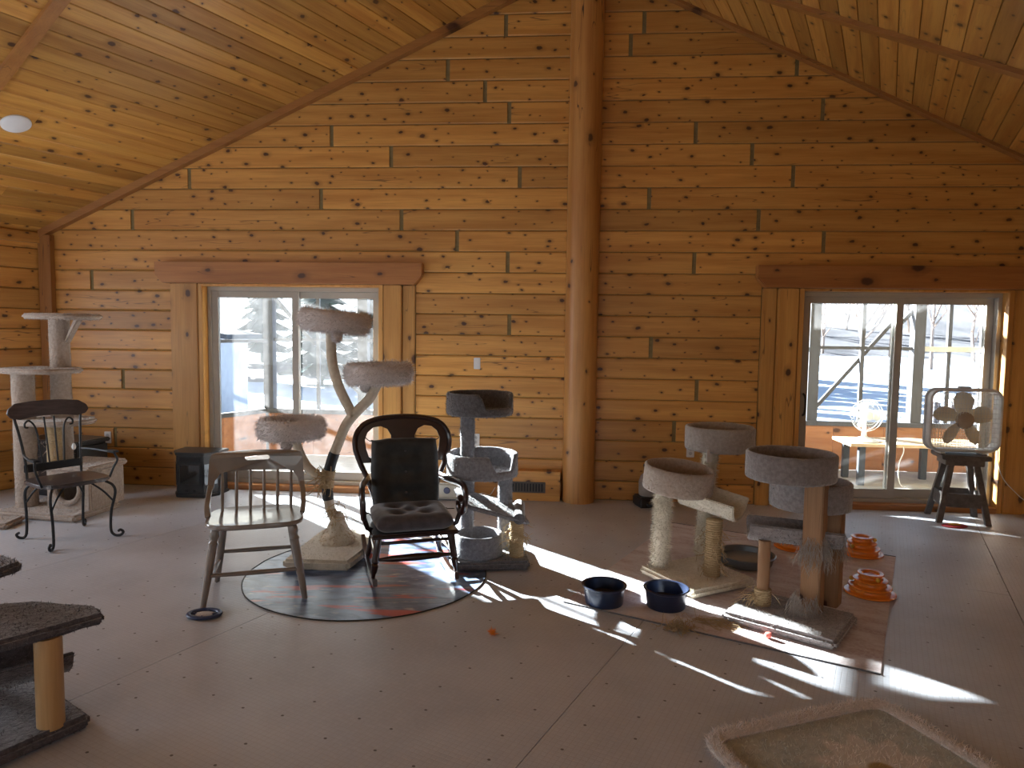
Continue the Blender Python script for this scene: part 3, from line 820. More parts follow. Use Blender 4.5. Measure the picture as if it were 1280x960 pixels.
for sx in (-1, 1):
    turned((sx*.2, -.15, .445), (sx*.265, -.2, 0), lp).build('leg', 'taupe', ch)
    turned((sx*.18, .14, .445), (sx*.235, .225, 0), lp).build('leg', 'taupe', ch)
    turned((sx*.24, -.18, .15), (sx*.215, .19, .15), [(0, .01), (.5, .015), (1, .01)]).build('stretcher', 'taupe', ch)
turned((-.242, -.185, .18), (.242, -.185, .18), [(0, .011), (.5, .015), (1, .011)]).build('stretcher', 'taupe', ch)
turned((-.215, .19, .2), (.215, .19, .2), [(0, .011), (.5, .015), (1, .011)]).build('stretcher', 'taupe', ch)
yb = lambda x: .20-.75*x*x
def bend(x, z, d):
    lean = (z-.46)*.16
    return Vector((x, yb(x)+lean+d, z))
outer = [(-.272, .60), (-.262, .79), (-.25, .815)]+[(x/10*.245, .822+.006*(1-(x/10)**2)) for x in range(-9, 10)]+[(.25, .815), (.262, .79), (.272, .60), (.243, .60), (.232, .655), (.205, .695)]+[(-x/10*.195, .705) for x in range(-9, 10)]+[(-.205, .695), (-.232, .655), (-.243, .60)]
slot = [(.055+.016*math.cos(a), .782+.016*math.sin(a)) for a in [-PI/2+PI*i/8 for i in range(9)]]+[(.03, .798), (0, .798), (-.03, .798)]+[(-.055-.016*math.cos(a), .782+.016*math.sin(a)) for a in [PI/2-PI*i/8 for i in range(9)]]+[(-.03, .766), (0, .766), (.03, .766)]
plate('crest_rail', outer, [slot], .024, bend, 'taupe', ch)
for sx in (-1, 1):
    pth = spline([(sx*.258, yb(.258)+.026, .62), (sx*.262, .115, .57), (sx*.262, .05, .52), (sx*.255, .01, .47)], 5)
    MB().sweep(pth, [(.020, .014)]*len(pth), sec=[(1, .8), (.8, 1), (-.8, 1), (-1, .8), (-1, -.8), (-.8, -1), (.8, -1), (1, -.8)], up=(0, 1, .2)).build('back_post', 'taupe', ch)
for x in (-.195, -.117, -.039, .039, .117, .195):
    turned((x*.98, yb(x)*.86-.01, .468), (x, yb(x)+.04, .712), [(0, .008), (.3, .010), (.7, .009), (1, .007)]).build('spindle', 'taupe', ch)

# ------------------------------------------------------------------ rocking chair
rk = thing('rocking_chair', 'dark mahogany rocking chair with a hoop back and scrolled arms on the round rug', 'rocking chair', (-.655, 4.50, 0.003), .30)
REC = .20
def bk_(x, z, d=0):                       # reclined back plane
    return Vector((x, .235+(z-.36)*REC+d, z))
for sx in (-1, 1):
    pth = [(sx*.255, y, .03+.33*((y-.02)/.9)**2*.9) for y in [-.27+.80*i/20 for i in range(21)]]
    MB().sweep(pth, [(.022, .014)]*21, sec=[(1, 1), (-1, 1), (-1, -1), (1, -1)], up=(0, 0, 1)).build('rocker', 'mahog', rk, bevel=.003)
    turned((sx*.225, -.20, .335), (sx*.262, -.215, .075), [(0, .018), (.1, .024), (.5, .022), (.62, .024), (.66, .017), (.7, .024), (.86, .02), (.9, .014), (1, .013)]).build('leg', 'mahog', rk)
    turned((sx*.20, .2, .335), (sx*.25, .26, .055), [(0, .018), (.1, .024), (.5, .021), (.66, .017), (.7, .022), (1, .013)]).build('leg', 'mahog', rk)
    turned((sx*.245, -.21, .2), (sx*.225, .23, .2), [(0, .009), (.5, .016), (1, .009)]).build('stretcher', 'mahog', rk)
turned((-.245, -.208, .185), (.245, -.208, .185), [(0, .010), (.08, .012), (.2, .02), (.5, .024), (.8, .02), (.92, .012), (1, .010)]).build('stretcher', 'mahog', rk)
turned((-.24, -.205, .285), (.24, -.205, .285), [(0, .010), (.5, .012), (1, .010)]).build('stretcher', 'mahog', rk)
turned((-.225, .235, .19), (.225, .235, .19), [(0, .010), (.5, .016), (1, .010)]).build('stretcher', 'mahog', rk)
MB().box((-.275, -.255, .322), (.275, .255, .352)).build('seat', 'mahog', rk, bevel=.012, seg=3)
hoop = [(-.165, .36), (-.175, .46), (-.21, .58), (-.255, .70), (-.282, .80), (-.275, .89), (-.225, .96), (-.13, .995), (0, 1.005), (.13, .995), (.225, .96), (.275, .89), (.282, .80), (.255, .70), (.21, .58), (.175, .46), (.165, .36)]
hoop = [(x*1.15, z) for x, z in hoop]
hp = spline([bk_(x, z) for x, z in hoop], 5)
MB().sweep(hp, [(.024, .019)]*len(hp), seg=10, up=(0, -1, REC)).build('hoop_frame', 'mahog', rk)
hs = spline([Vector((x, z, 0)) for x, z in hoop[3:14]], 5)
outer = [(v.x*.97, v.y) for v in hs]
outer = outer+[(.06, .70), (-.06, .70)]
def bl(cx, cz, r1, r2, n_=24): return [(cx+r1*math.cos(2*PI*i/n_), cz+r2*math.sin(2*PI*i/n_)) for i in range(n_)]
cut = lambda s_: [(s_*x*1.12, z+.018) for x, z in spline_c]
spline_c = [(.085, .735), (.075, .80), (.072, .86), (.095, .905), (.135, .925), (.18, .918), (.215, .885), (.232, .835), (.225, .775), (.21, .72), (.19, .705), (.11, .702)]
plate('crest_splat', outer, [cut(1), cut(-1)], .02, lambda x, z, d: bk_(x, z, d), 'mahog', rk)
for sx in (-1, 1):
    pth = spline([bk_(sx*.25, .60, -.02), (sx*.275, .16, .60), (sx*.305, .02, .605), (sx*.32, -.12, .612), (sx*.325, -.19, .585), (sx*.322, -.205, .52), (sx*.316, -.175, .455), (sx*.31, -.11, .43), (sx*.308, -.07, .465), (sx*.31, -.085, .51), (sx*.312, -.115, .52)], 5)
    MB().sweep(pth, [(.019, .024)]*len(pth), seg=10, up=(1, 0, 0)).build('arm', 'mahog', rk)
    MB().sweep([(sx*.308, -.115, .43), (sx*.285, -.11, .36), (sx*.26, -.1, .345)], .016, seg=8).build('arm_support', 'mahog', rk)

def cushion(name, w_, h_, th, tufts, mat, ncol=34, depth=.6, edge=.18):
    """puffed pad w x h, dimpled at the tufts; lies in x/y, puffs both ways in z"""
    V_ = []; F_ = []
    def hgt(x, y):
        ex = min(1, (1-abs(x))/edge); ey = min(1, (1-abs(y))/edge)
        e = math.sqrt(max(0, 1-(1-ex)**2))*math.sqrt(max(0, 1-(1-ey)**2))
        d = 0
        for tx, ty in tufts: d += math.exp(-(((x-tx)*w_/2)**2+((y-ty)*h_/2)**2)/.0021)
        return e*th/2*(1-depth*min(1, d))
    n_ = ncol
    for side in (1, -1):
        o = len(V_)
        for j in range(n_+1):
            for i in range(n_+1):
                x, y = -1+2*i/n_, -1+2*j/n_
                x_, y_ = math.sin(x*PI/2*.999), math.sin(y*PI/2*.999)
                cr = 1-.05*(x_*x_*y_*y_)
                wob = 1+.02*noise.noise(Vector((x_*3, y_*3, 1)))
                V_.append((x_*w_/2*cr*wob, y_*h_/2*cr*wob, side*hgt(x_, y_)))
        for j in range(n_):
            for i in range(n_):
                q = (o+j*(n_+1)+i, o+j*(n_+1)+i+1, o+(j+1)*(n_+1)+i+1, o+(j+1)*(n_+1)+i)
                F_.append(q if side > 0 else q[::-1])
    mb = MB(); mb.v = V_; mb.f = F_
    return mb.mesh(name, angle=70)
M['greycush'] = plain('dusty_grey_velour', (.085, .075, .085), (.055, .048, .055), 18, .85, bump=.3, sheen=.5)
M['blackcush'] = plain('black_faded_fabric', (.032, .032, .031), (.018, .018, .018), 12, .75, bump=.25, sheen=.3)
from mathutils import Euler
def on_chair(root, v): return root.location+Matrix.Rotation(root.rotation_euler.z, 3, 'Z') @ Vector(v)
tf = [(x, y) for x in (-.35, .35) for y in (-.35, .35)]+[(0, 0)]
sc_o = thing('seat_cushion', 'dusty grey tufted seat cushion on the rocking chair', 'cushion', on_chair(rk, (0, -.03, .405)), .30)
link('pad', cushion('pad', .50, .48, .105, tf, None, edge=.3), 'greycush', sc_o)
for sx in (-1, 1):
    strands(sc_o, [((sx*.24, .1, -.02), (sx, .1, -.3)), ((sx*.24, .12, -.02), (sx, -.2, -.6))], .16, .004, 'blackcush', 'tie', .2, 1.2)
bc = thing('back_cushion', 'faded black tufted back cushion tied to the rocking chair', 'cushion', on_chair(rk, bk_(0, .625, -.075)), .30)
tf = [(x, y) for x in (-.42, .42) for y in (-.5, .05, .55)]+[(0, -.5), (0, .05), (0, .55)]
o = link('pad', cushion('pad', .46, .50, .10, tf, None, edge=.2, depth=.75), 'blackcush', bc)
o.rotation_euler = (PI/2-REC*.95, 0, 0)
for x, z in [(0, .16), (0, .02), (0, -.12)]:
    MB().lathe([(0, .006), (.006, .004), (.008, 0), (0, -.002)], seg=10).build('button', 'greycush', o, (x, z, .022))
strands(bc, [((-.21, .05, .22), (-.6, .3, .5)), ((-.21, .05, .23), (-.4, .5, .4)), ((.2, .05, .22), (.5, .5, .3))], .09, .004, 'blackcush', 'tie', .5, .4)

# ------------------------------------------------------------------ iron armchair
ic = thing('iron_armchair', 'black wrought iron armchair with dark wooden seat and crest rail', 'chair', (-3.353, 5.218, 0), .985)
hw_ = .205
def itube(name, pts, r=.0085, seg=8, n_=6): return MB().sweep(spline(pts, n_), r, seg=seg).build(name, 'iron', ic)
for sx in (-1, 1):
    # front leg with scroll foot
    itube('leg', [(sx*.185, -.19, .43), (sx*.215, -.235, .40), (sx*.225, -.25, .34), (sx*.205, -.225, .2), (sx*.20, -.22, .06), (sx*.215, -.24, .015), (sx*.245, -.272, .012), (sx*.258, -.287, .035), (sx*.245, -.272, .052), (sx*.234, -.26, .042)], .010)
    itube('leg', [(sx*.18, .16, .43), (sx*.205, .2, .36), (sx*.20, .205, .2), (sx*.20, .21, .06), (sx*.21, .225, .015), (sx*.235, .255, .012), (sx*.245, .27, .033), (sx*.233, .255, .048)], .010)
    itube('brace', [(sx*.215, -.235, .28), (sx*.16, -.2, .36), (sx*.09, -.16, .43)], .007)
    itube('brace', [(sx*.203, .2, .28), (sx*.15, .17, .37), (sx*.08, .13, .43)], .007)
    # back post
    itube('back_post', [(sx*.19, .19, .42), (sx*.195, .205, .6), (sx*.215, .245, .80), (sx*.235, .275, .93)], .010)
    # arm
    itube('arm', [(sx*.2, .215, .64), (sx*.235, .1, .64), (sx*.265, -.06, .635), (sx*.275, -.15, .635)], .009)
    itube('arm_support', [(sx*.275, -.15, .63), (sx*.285, -.175, .58), (sx*.262, -.16, .52), (sx*.235, -.15, .445)], .008)
    MB().box((-.022, -.055, -.008), (.022, .055, .008)).build('arm_pad', 'iron', ic, (sx*.275, -.13, .645), bevel=.004)
    # scrolled inner uprights
    itube('scroll', [(sx*.075, .205, .56), (sx*.085, .225, .70), (sx*.10, .25, .83), (sx*.135, .262, .885), (sx*.165, .262, .87), (sx*.165, .26, .84), (sx*.145, .258, .835)], .007)
    itube('rod', [(sx*.03, .205, .56), (sx*.032, .235, .75), (sx*.035, .265, .91)], .007)
MB().box((-.205, .195, .505), (.205, .212, .565)).build('lower_rail', 'iron', ic, bevel=.004)
crest = [(-.26, .915), (-.285, .95), (-.27, .985), (-.22, 1.02), (-.1, 1.032), (0, 1.034), (.1, 1.032), (.22, 1.02), (.27, .985), (.285, .95), (.26, .915), (.2, .90), (.1, .915), (0, .92), (-.1, .915), (-.2, .90)]
MB().prism(crest, lambda x, z, d: (x, .275+(z-.9)*.2+d-.35*x*x, z), -.013, .013).build('crest_rail', 'darkoak', ic, bevel=.004)
so = [(.245*abs(math.cos(a))**.5*(1 if math.cos(a) > 0 else -1), .225*abs(math.sin(a))**.5*(1 if math.sin(a) > 0 else -1)) for a in [2*PI*(i+.5)/36 for i in range(36)]]
MB().prism(so, lambda x, y, d: (x, y-.01, d), .432, .462).build('seat', 'darkoak', ic, bevel=.008)

# ------------------------------------------------------------------ stool with a box fan
M['stoolpaint'] = plain('worn_dark_paint', (.060, .048, .045), (.11, .095, .085), 16, .55)
st = thing('step_stool', 'dark painted wooden stool with splayed legs below the box fan', 'stool', (3.965, 6.11, 0), -.25)
MB().box((-.19, -.16, .555), (.19, .16, .595)).build('seat', 'stoolpaint', st, bevel=.006)
MB().box((-.15, -.12, .50), (.15, .12, .554)).build('apron', 'stoolpaint', st, bevel=.004)
for sx in (-1, 1):
    for sy in (-1, 1):
        a = Vector((sx*.10, sy*.085, .5)); b = Vector((sx*.19, sy*.155, 0))
        MB().hexa([b+Vector((-.024, -.02, 0)), b+Vector((.024, -.02, 0)), b+Vector((.024, .02, 0)), b+Vector((-.024, .02, 0))],
                  [a+Vector((-.024, -.02, 0)), a+Vector((.024, -.02, 0)), a+Vector((.024, .02, 0)), a+Vector((-.024, .02, 0))]).build('leg', 'stoolpaint', st, bevel=.003)
for sy in (-1, 1): MB().box((-.135, sy*.138-.008, .14), (.135, sy*.138+.008, .26)).build('panel', 'stoolpaint', st, bevel=.003)
for sx in (-1, 1): MB().box((sx*.158-.008, -.115, .14), (sx*.158+.008, .115, .26)).build('panel', 'stoolpaint', st, bevel=.003)
bf = thing('box_fan', 'white box fan with cream blades standing on the dark stool', 'fan', (3.955, 6.10, .597), -.12)
M['fanmetal'] = plain('grey_white_enamel', (.58, .58, .58), None, 9, .4)
M['fanblade'] = plain('cream_plastic', (.66, .60, .47), (.6, .54, .42), 5, .5)
M['fanhub'] = plain('taupe_plastic', (.36, .30, .25), None, 5, .5)
A_ = .285
def rsq(r, rc, y, n_=8):
    out = []
    for cx, cz, a0 in ((1, 1, 0), (-1, 1, PI/2), (-1, -1, PI), (1, -1, 3*PI/2)):
        for i in range(n_):
            a = a0+PI/2*i/(n_-1); out.append(Vector((cx*(r-rc)+rc*math.cos(a), y, .295+cz*(r-rc)*.9+rc*math.sin(a))))
    return out
for y in (-.055, .055): MB().sweep(rsq(A_, .08, y), .013, seg=8, closed=True).build('rim', 'fanmetal', bf)
sh_ = MB(); a_ = rsq(A_-.004, .08, -.055); b_ = rsq(A_-.004, .08, .055); a2 = rsq(A_-.010, .08, -.055); b2 = rsq(A_-.010, .08, .055); k = len(a_)
sh_.add(a_+b_+b2+a2, [(j*k+i, j*k+(i+1) % k, ((j+1) % 4)*k+(i+1) % k, ((j+1) % 4)*k+i) for j in range(4) for i in range(k)])
sh_.build('housing', 'fanmetal', bf)
for yy in (-.06, .06):
    gr = MB()
    for i in range(1, 24):
        x = -A_+2*A_*i/24; zz = .295
        h2 = (A_*.9+.03) if abs(x) < A_-.08 else (A_*.9+.03)-.05
        h2 = A_-.08+.08-.03
        gr.sweep([(x, yy, .295-h2*.97), (x, yy, .295+h2*.97)], .002, seg=3)
    for i in range(1, 13):
        z = .295-A_*.95+2*A_*.95*i/13
        gr.sweep([(-A_*.985, yy+.002, z), (A_*.985, yy+.002, z)], .0022, seg=3)
    gr.build('grille', 'fanmetal', bf)
for j in range(5):
    a0 = 2*PI*j/5+.35
    def bl_(x, y, d, a0=a0):
        tw = .5
        return (x*math.cos(a0)-y*math.cos(tw)*math.sin(a0), y*math.sin(tw)+d, .295+x*math.sin(a0)+y*math.cos(tw)*math.cos(a0))
    MB().prism([(.05, -.035), (.11, -.075), (.18, -.085), (.232, -.055), (.25, 0), (.235, .045), (.18, .07), (.11, .062), (.05, .035)], bl_, -.002, .002).build('blade', 'fanblade', bf)
o = MB().lathe([(0, -.012), (.06, -.012), (.072, -.004), (.074, .02), (0, .02)], seg=26).build('hub', 'fanhub', bf, (0, -.05, .295)); o.rotation_euler = (-PI/2, 0, 0); o.location = (0, -.052, .295)
MB().box((-.05, -.02, .57), (.05, .02, .59)).build('handle', 'fanmetal', bf, bevel=.005)
for sx in (-1, 1): MB().box((sx*.17-.02, -.06, 0), (sx*.17+.02, .06, .012)).build('foot', 'fanmetal', bf, bevel=.003)
mb = MB().sweep(spline([W(3.73, -.2, .72), W(3.80, -.16, .4), W(3.95, -.14, .22), W(4.1, -.125, .12), W(4.4, -.12, .06), W(4.8, -.12, .05)], 6), .004, seg=6)
tag(mb.build('box_fan_cord', 'white', None), 'thin white cord running from box fan along wall', 'cord')  # the box fan's own power cord

# ------------------------------------------------------------------ black stove heater
ht = thing('electric_stove_heater', 'small black electric stove heater with glass front beside the left glass door', 'heater', W(-3.66, -.31, 0), -AL)
M['blackpaint'] = plain('black_enamel', (.012, .013, .016), (.02, .021, .025), 8, .35, spec=.6)
body = [(-.21, -.05), (-.13, -.17), (.13, -.17), (.21, -.05), (.21, .14), (-.21, .14)]
MB().prism(body, lambda x, y, d: (x, y, d), .03, .40).build('body', 'blackpaint', ht, bevel=.004, smooth=False)
MB().prism([(x*1.07, y*1.07) for x, y in body], lambda x, y, d: (x, y, d), .401, .43).build('top', 'blackpaint', ht, bevel=.005, smooth=False)
MB().prism([(x*1.05, y*1.05) for x, y in body], lambda x, y, d: (x, y, d), 0, .029).build('base', 'blackpaint', ht, bevel=.004, smooth=False)
M['stoveglass'] = plain('smoked_glass', (.02, .025, .03), None, 4, .06, spec=.9)
dr = MB().box((-.115, -.182, .11), (.115, -.171, .33)).build('door', 'blackpaint', ht, bevel=.004)
MB().box((-.095, -.185, .13), (.095, -.183, .31)).build('glass', 'stoveglass', dr, smooth=False)
for sx in (-1, 1):
    p, q = Vector((sx*.135, -.168, 0)), Vector((sx*.205, -.06, 0)); nn = Vector((sx*.12, -.08, 0)).normalized()*.006
    MB().hexa([p+Vector((0, 0, .12)), q+Vector((0, 0, .12)), q+nn+Vector((0, 0, .12)), p+nn+Vector((0, 0, .12))],
              [p+Vector((0, 0, .32)), q+Vector((0, 0, .32)), q+nn+Vector((0, 0, .32)), p+nn+Vector((0, 0, .32))]).build('side_glass', 'stoveglass', ht, smooth=False)
MB().box((-.1, -.178, .345), (.1, -.171, .385)).build('vent', 'darkmetal', ht, bevel=.003)
for x in (-.04, .04): MB().box((x-.012, -.178, .05), (x+.012, -.171, .08)).build('control', 'darkmetal', ht, bevel=.002)
# ------------------------------------------------------------------ cat furniture
def carpet(name, c1, c2, sc_=45): return plain(name, c1, c2, sc_, .95, bump=.8, sheen=.6)
M['cream_c'] = carpet('cream_carpet', (.72, .66, .54), (.60, .54, .42))
M['white_fur'] = carpet('white_plush', (.72, .66, .64), (.62, .56, .54))
M['grey_c'] = carpet('grey_carpet', (.25, .245, .265), (.17, .165, .18))
M['dkgrey_c'] = carpet('charcoal_carpet', (.14, .135, .145), (.09, .085, .09))
M['tan_c'] = carpet('beige_carpet', (.42, .34, .28), (.33, .26, .21))
M['taupe_c'] = carpet('taupe_carpet', (.27, .24, .235), (.19, .165, .16))
M['stone_c'] = carpet('stone_carpet', (.40, .355, .325), (.31, .275, .25))
M['fluff'] = carpet('matted_fluff', (.42, .37, .33), (.33, .29, .26))
M['brown_c'] = carpet('dark_brown_carpet', (.12, .10, .105), (.055, .045, .05))
M['sisal'] = plain('sisal_rope', (.50, .37, .21), (.36, .25, .13), 60, .9, bump=.6, stretch=(1, 1, 6))
M['peeled'] = wood('peeled_log', (.58, .36, .16), (.46, .26, .10), axis=2, perp=0, kscale=4, kdens=.35, var=.1)
M['barepost'] = wood('bare_post', (.36, .20, .10), (.27, .14, .065), axis=2, perp=0, kscale=4, kdens=.3, var=.1, coat=0, rough=.75)
M['blacktape'] = plain('black_wrap', (.02, .02, .02), None, 40, .6)

def bed_mesh(name, R_, H_, th, notch=None, seg=56, sx=1, sy=1, floor=.03, bulge=0):
    """round pet bed: wall with rounded rim round a floor; notch=(angle, half width, low)"""
    def hh(a):
        if not notch: return H_
        d = abs((a-notch[0]+PI) % (2*PI)-PI); t = (d-notch[1])/.16
        t = max(0, min(1, t)); t = t*t*(3-2*t)
        return notch[2]+(H_-notch[2])*t
    prof = []
    n_ = 7
    prof += [(R_*.93, 0.0), (R_*.985, .004), (R_, .016)]
    prof += [(R_+bulge*math.sin(PI*t), -1-t) for t in (.25, .5, .75)]          # marked: scaled by height
    prof += [(R_, -2)]
    prof += [(R_-th*.25, -2.1), (R_-th*.5, -2.15), (R_-th*.75, -2.1), (R_-th, -2.0)]
    prof += [(R_-th*1.02, -1.5), (R_-th*1.08, floor+.005), (R_-th*1.4, floor), (R_*.3, floor-.004), (0, floor-.004)]
    def fn(a, j, r, z):
        h = hh(a)
        if z <= -2: z = h-.012+(-z-2)*.08
        elif z <= -1: z = .016+(h-.028)*(-z-1)
        return r, z
    mb = MB().lathe([(0, 0)]+prof, seg=seg, sx=sx, sy=sy, fn=fn)
    return mb.mesh(name, angle=80)
def rough(me, amt, scale):
    for v in me.vertices:
        d = noise.noise_vector(v.co*scale)
        v.co += d*amt
    return me
def slab(pts, z0, z1, bev=.018, jit=.003, sub=1):
    mb = MB().prism(pts, lambda x, y, d: (x, y, d), z0, z1)
    return mb.mesh('slab', bevel=bev, seg=3, jit=jit, sub=sub, jscale=20)
def rect(w_, d_, c=(0, 0), a=0):
    ca, sa = math.cos(a), math.sin(a)
    return [(c[0]+x*ca-y*sa, c[1]+x*sa+y*ca) for x, y in ((-w_/2, -d_/2), (w_/2, -d_/2), (w_/2, d_/2), (-w_/2, d_/2))]
def post_mesh(p0, p1, r, seg=16, jit=.004, n_=14):
    p0, p1 = Vector(p0), Vector(p1)
    return MB().sweep([p0.lerp(p1, i/n_) for i in range(n_+1)], r, seg=seg).mesh('post', jit=jit, jscale=14, angle=60)
def rope_post(p0, p1, r, rope=.007):
    p0, p1 = Vector(p0), Vector(p1); L = (p1-p0).length; n_ = max(2, int(L/(rope*2)))
    prof = []
    for i in range(n_):
        for t in (.05, .5, .95): prof.append(((i+t)/n_, r+(rope*.6 if t == .5 else -.001)))
    return MB().sweep([p0.lerp(p1, t) for t, _ in prof], [q for _, q in prof], seg=18).mesh('post', angle=60)
def trough(name, L, R_, th, a0, a1, n_=18):
    """hammock: part of a tube along x"""
    V_ = []; ar = [a0+(a1-a0)*i/n_ for i in range(n_+1)]
    mb = MB(); k = n_+1
    for x in (-L/2, L/2):
        for r in (R_, R_-th): V_ += [(x, r*math.sin(a), -r*math.cos(a)) for a in ar]
    f = []
    A, B, C, D_ = 0, k, 2*k, 3*k
    for i in range(n_):
        f += [(A+i, A+i+1, C+i+1, C+i), (B+i+1, B+i, D_+i, D_+i+1), (A+i+1, A+i, B+i, B+i+1), (C+i, C+i+1, D_+i+1, D_+i)]
    f += [(A, C, D_, B), (A+n_, B+n_, D_+n_, C+n_)]
    mb.add(V_, f)
    return mb.mesh(name, bevel=.006, seg=2, sub=1, jit=.003, jscale=18, angle=60)

# --- white tree with curved branches
ft = thing('branching_cat_tree', 'white cat tree with curved branches and three fluffy round beds', 'cat tree', (-1.235, 4.93, 0), 0)
me = slab([(-.28, -.38), (.17, -.40), (.26, .05), (.22, .38), (-.22, .36)], .006, .075, .02)
o = link('base', me, 'cream_c', ft); fur(o, me, 3000, .010, .0012, 'cream_c')
B0 = Vector((0, .03, 0))
def fp(*l): return [Vector((x+1.235, y, z)) for x, y, z in l]
trunk = fp((-1.245, .03, .08), (-1.25, .03, .2), (-1.30, .03, .33), (-1.318, .03, .5), (-1.29, .03, .65), (-1.235, .03, .80), (-1.18, .03, .93), (-1.10, .03, 1.03), (-1.02, .03, 1.11), (-.975, .03, 1.19), (-.955, .03, 1.245))
sp = spline(trunk, 6)
rad = [.036]*len(sp)
MB().sweep(sp, rad, seg=14).build('trunk', plain('cream_fleece', (.62, .54, .42), (.52, .44, .33), 30, .9, bump=.4), ft)
M['fleece'] = bpy.data.materials['cream_fleece']
MB().sweep(spline(fp((-1.13, .03, .99), (-1.18, .03, 1.09), (-1.235, .03, 1.21), (-1.275, .03, 1.36), (-1.285, .03, 1.50), (-1.284, .03, 1.605)), 6), .036, seg=14).build('branch', 'fleece', ft)
MB().sweep(spline(fp((-1.315, .03, .53), (-1.38, .03, .555), (-1.46, .03, .62), (-1.515, .03, .72), (-1.54, .03, .80), (-1.55, .03, .86)), 6), .034, seg=14).build('branch', 'fleece', ft)
for z0, z1 in ((.36, .475), (.60, .74)):
    seg_ = [p for p in sp if z0 <= p.z <= z1]
    MB().sweep(seg_, .0395, seg=14).build('black_wrap', 'blacktape', ft)
cone = MB().lathe([(0, .07), (.125, .07), (.115, .1), (.085, .16), (.055, .23), (.042, .29), (0, .29)], (-.01, .03, 0), seg=22).mesh('cone', jit=.006, jscale=25)
o = link('sisal_cone', cone, 'fleece', ft); fur(o, cone, 1200, .02, .001, 'sisal', droop=.5)
MB().sweep([p for p in sp if .47 <= p.z <= .61], [.048]*len([p for p in sp if .47 <= p.z <= .61]), seg=14).build('sisal_wrap', 'sisal', ft, jit=.005, jscale=40)
strands(ft, [((-.08+random.gauss(0, .02), .0, random.uniform(.48, .6)), (-random.random(), -.8, random.gauss(0, .6))) for _ in range(40)], .16, .0035, 'sisal', spread=.55)
strands(ft, [((-.03+random.gauss(0, .02), -.02, random.uniform(.26, .36)), (random.gauss(0, 1), -.6, .4)) for _ in range(16)], .22, .0035, 'sisal', spread=.6)
for nm, c, R_, tilt, lab in (('top_bed', (-1.262, .03, 1.600), .235, (.0, .1), None), ('right_bed', (-.945, .03, 1.235), .225, (0, -.02), None), ('low_bed', (-1.57, .03, .835), .22, (0, 0), None)):
    me = rough(bed_mesh(nm, R_, .135, .05, seg=48, bulge=.012, floor=.06), .006, 14)
    o = link('bed', me, 'white_fur', ft, (c[0]+1.235, c[1], c[2])); o.rotation_euler = (0.02, tilt[1], 0)
    fur(o, me, 7000, .024, .0011, 'white_fur', droop=.25)
for c in ((-1.195, -.17, 1.555), (-1.04, .03, 1.19+.01), (-1.545, -.16, .80)):
    me = MB().lathe([(0, -.036), (.018, -.031), (.031, -.018), (.036, 0), (.031, .018), (.018, .031), (0, .036)], seg=16).mesh('pompom')
    o = link('pompom', me, 'white_fur', ft, (c[0]+1.235, c[1], c[2]), label='fluffy white pompom hanging below a bed'); fur(o, me, 900, .013, .001, 'white_fur', droop=0)

# --- grey tree
gt = thing('grey_cat_tree', 'grey carpeted cat tree with stacked round beds left of the timber post', 'cat tree', (-.16, 4.84, 0), .12)
me = slab(rect(.54, .52), .004, .065); o = link('base', me, 'dkgrey_c', gt); fur(o, me, 2200, .010, .0011, 'dkgrey_c')
def cpost(root, p0, p1, r, mat, furmat=None, n_=900, fl_=.012, name='post'):
    me = post_mesh(p0, p1, r); o = link(name, me, mat, root)
    if n_: fur(o, me, n_, fl_, .0011, furmat or mat, droop=.4)
    return o
cpost(gt, (-.14, .09, .06), (-.14, .09, 1.03), .05, 'grey_c', n_=2200)
cpost(gt, (.13, .07, .06), (.13, .07, .60), .05, 'grey_c', n_=1500)
me = bed_mesh('bed', .232, .155, .028, notch=(-PI/2+.62, .52, .06)); rough(me, .003, 20); o = link('bed', me, 'dkgrey_c', gt, (-.06, .02, 1.03)); fur(o, me, 3200, .010, .0011, 'dkgrey_c')
me = bed_mesh('bed', .25, .165, .028, notch=(-PI/2+.62, .33, .06)); rough(me, .003, 20); o = link('bed', me, 'grey_c', gt, (-.04, .02, .60)); fur(o, me, 3600, .010, .0011, 'grey_c')
# sloping middle shelf
me = slab(rect(.50, .34), -.014, .018, .012); o = link('shelf', me, 'grey_c', gt, (.02, -.05, .395)); o.rotation_euler = (.12, .30, .12)
fur(o, me, 2600, .010, .0011, 'grey_c')
o = MB().sweep([(.2, -.2, .34), (.24, .12, .36)], .04, seg=14).mesh('shelf_roll', jit=.003); o = link('shelf_roll', o, 'dkgrey_c', gt)
me = bed_mesh('basket', .165, .155, .022, floor=.02); rough(me, .003, 20); o = link('basket', me, 'grey_c', gt, (-.065, -.08, .066)); fur(o, me, 2400, .010, .0011, 'grey_c')
link('scratching_post', rope_post((.19, -.14, .06), (.19, -.14, .33), .047), 'sisal', gt)
strands(gt, [((.19+.05*math.cos(a), -.14+.05*math.sin(a), random.uniform(.1, .3)), (math.cos(a), math.sin(a), -.3)) for a in [random.uniform(0, 2*PI) for _ in range(70)]], .10, .0021, 'sisal', spread=.5)

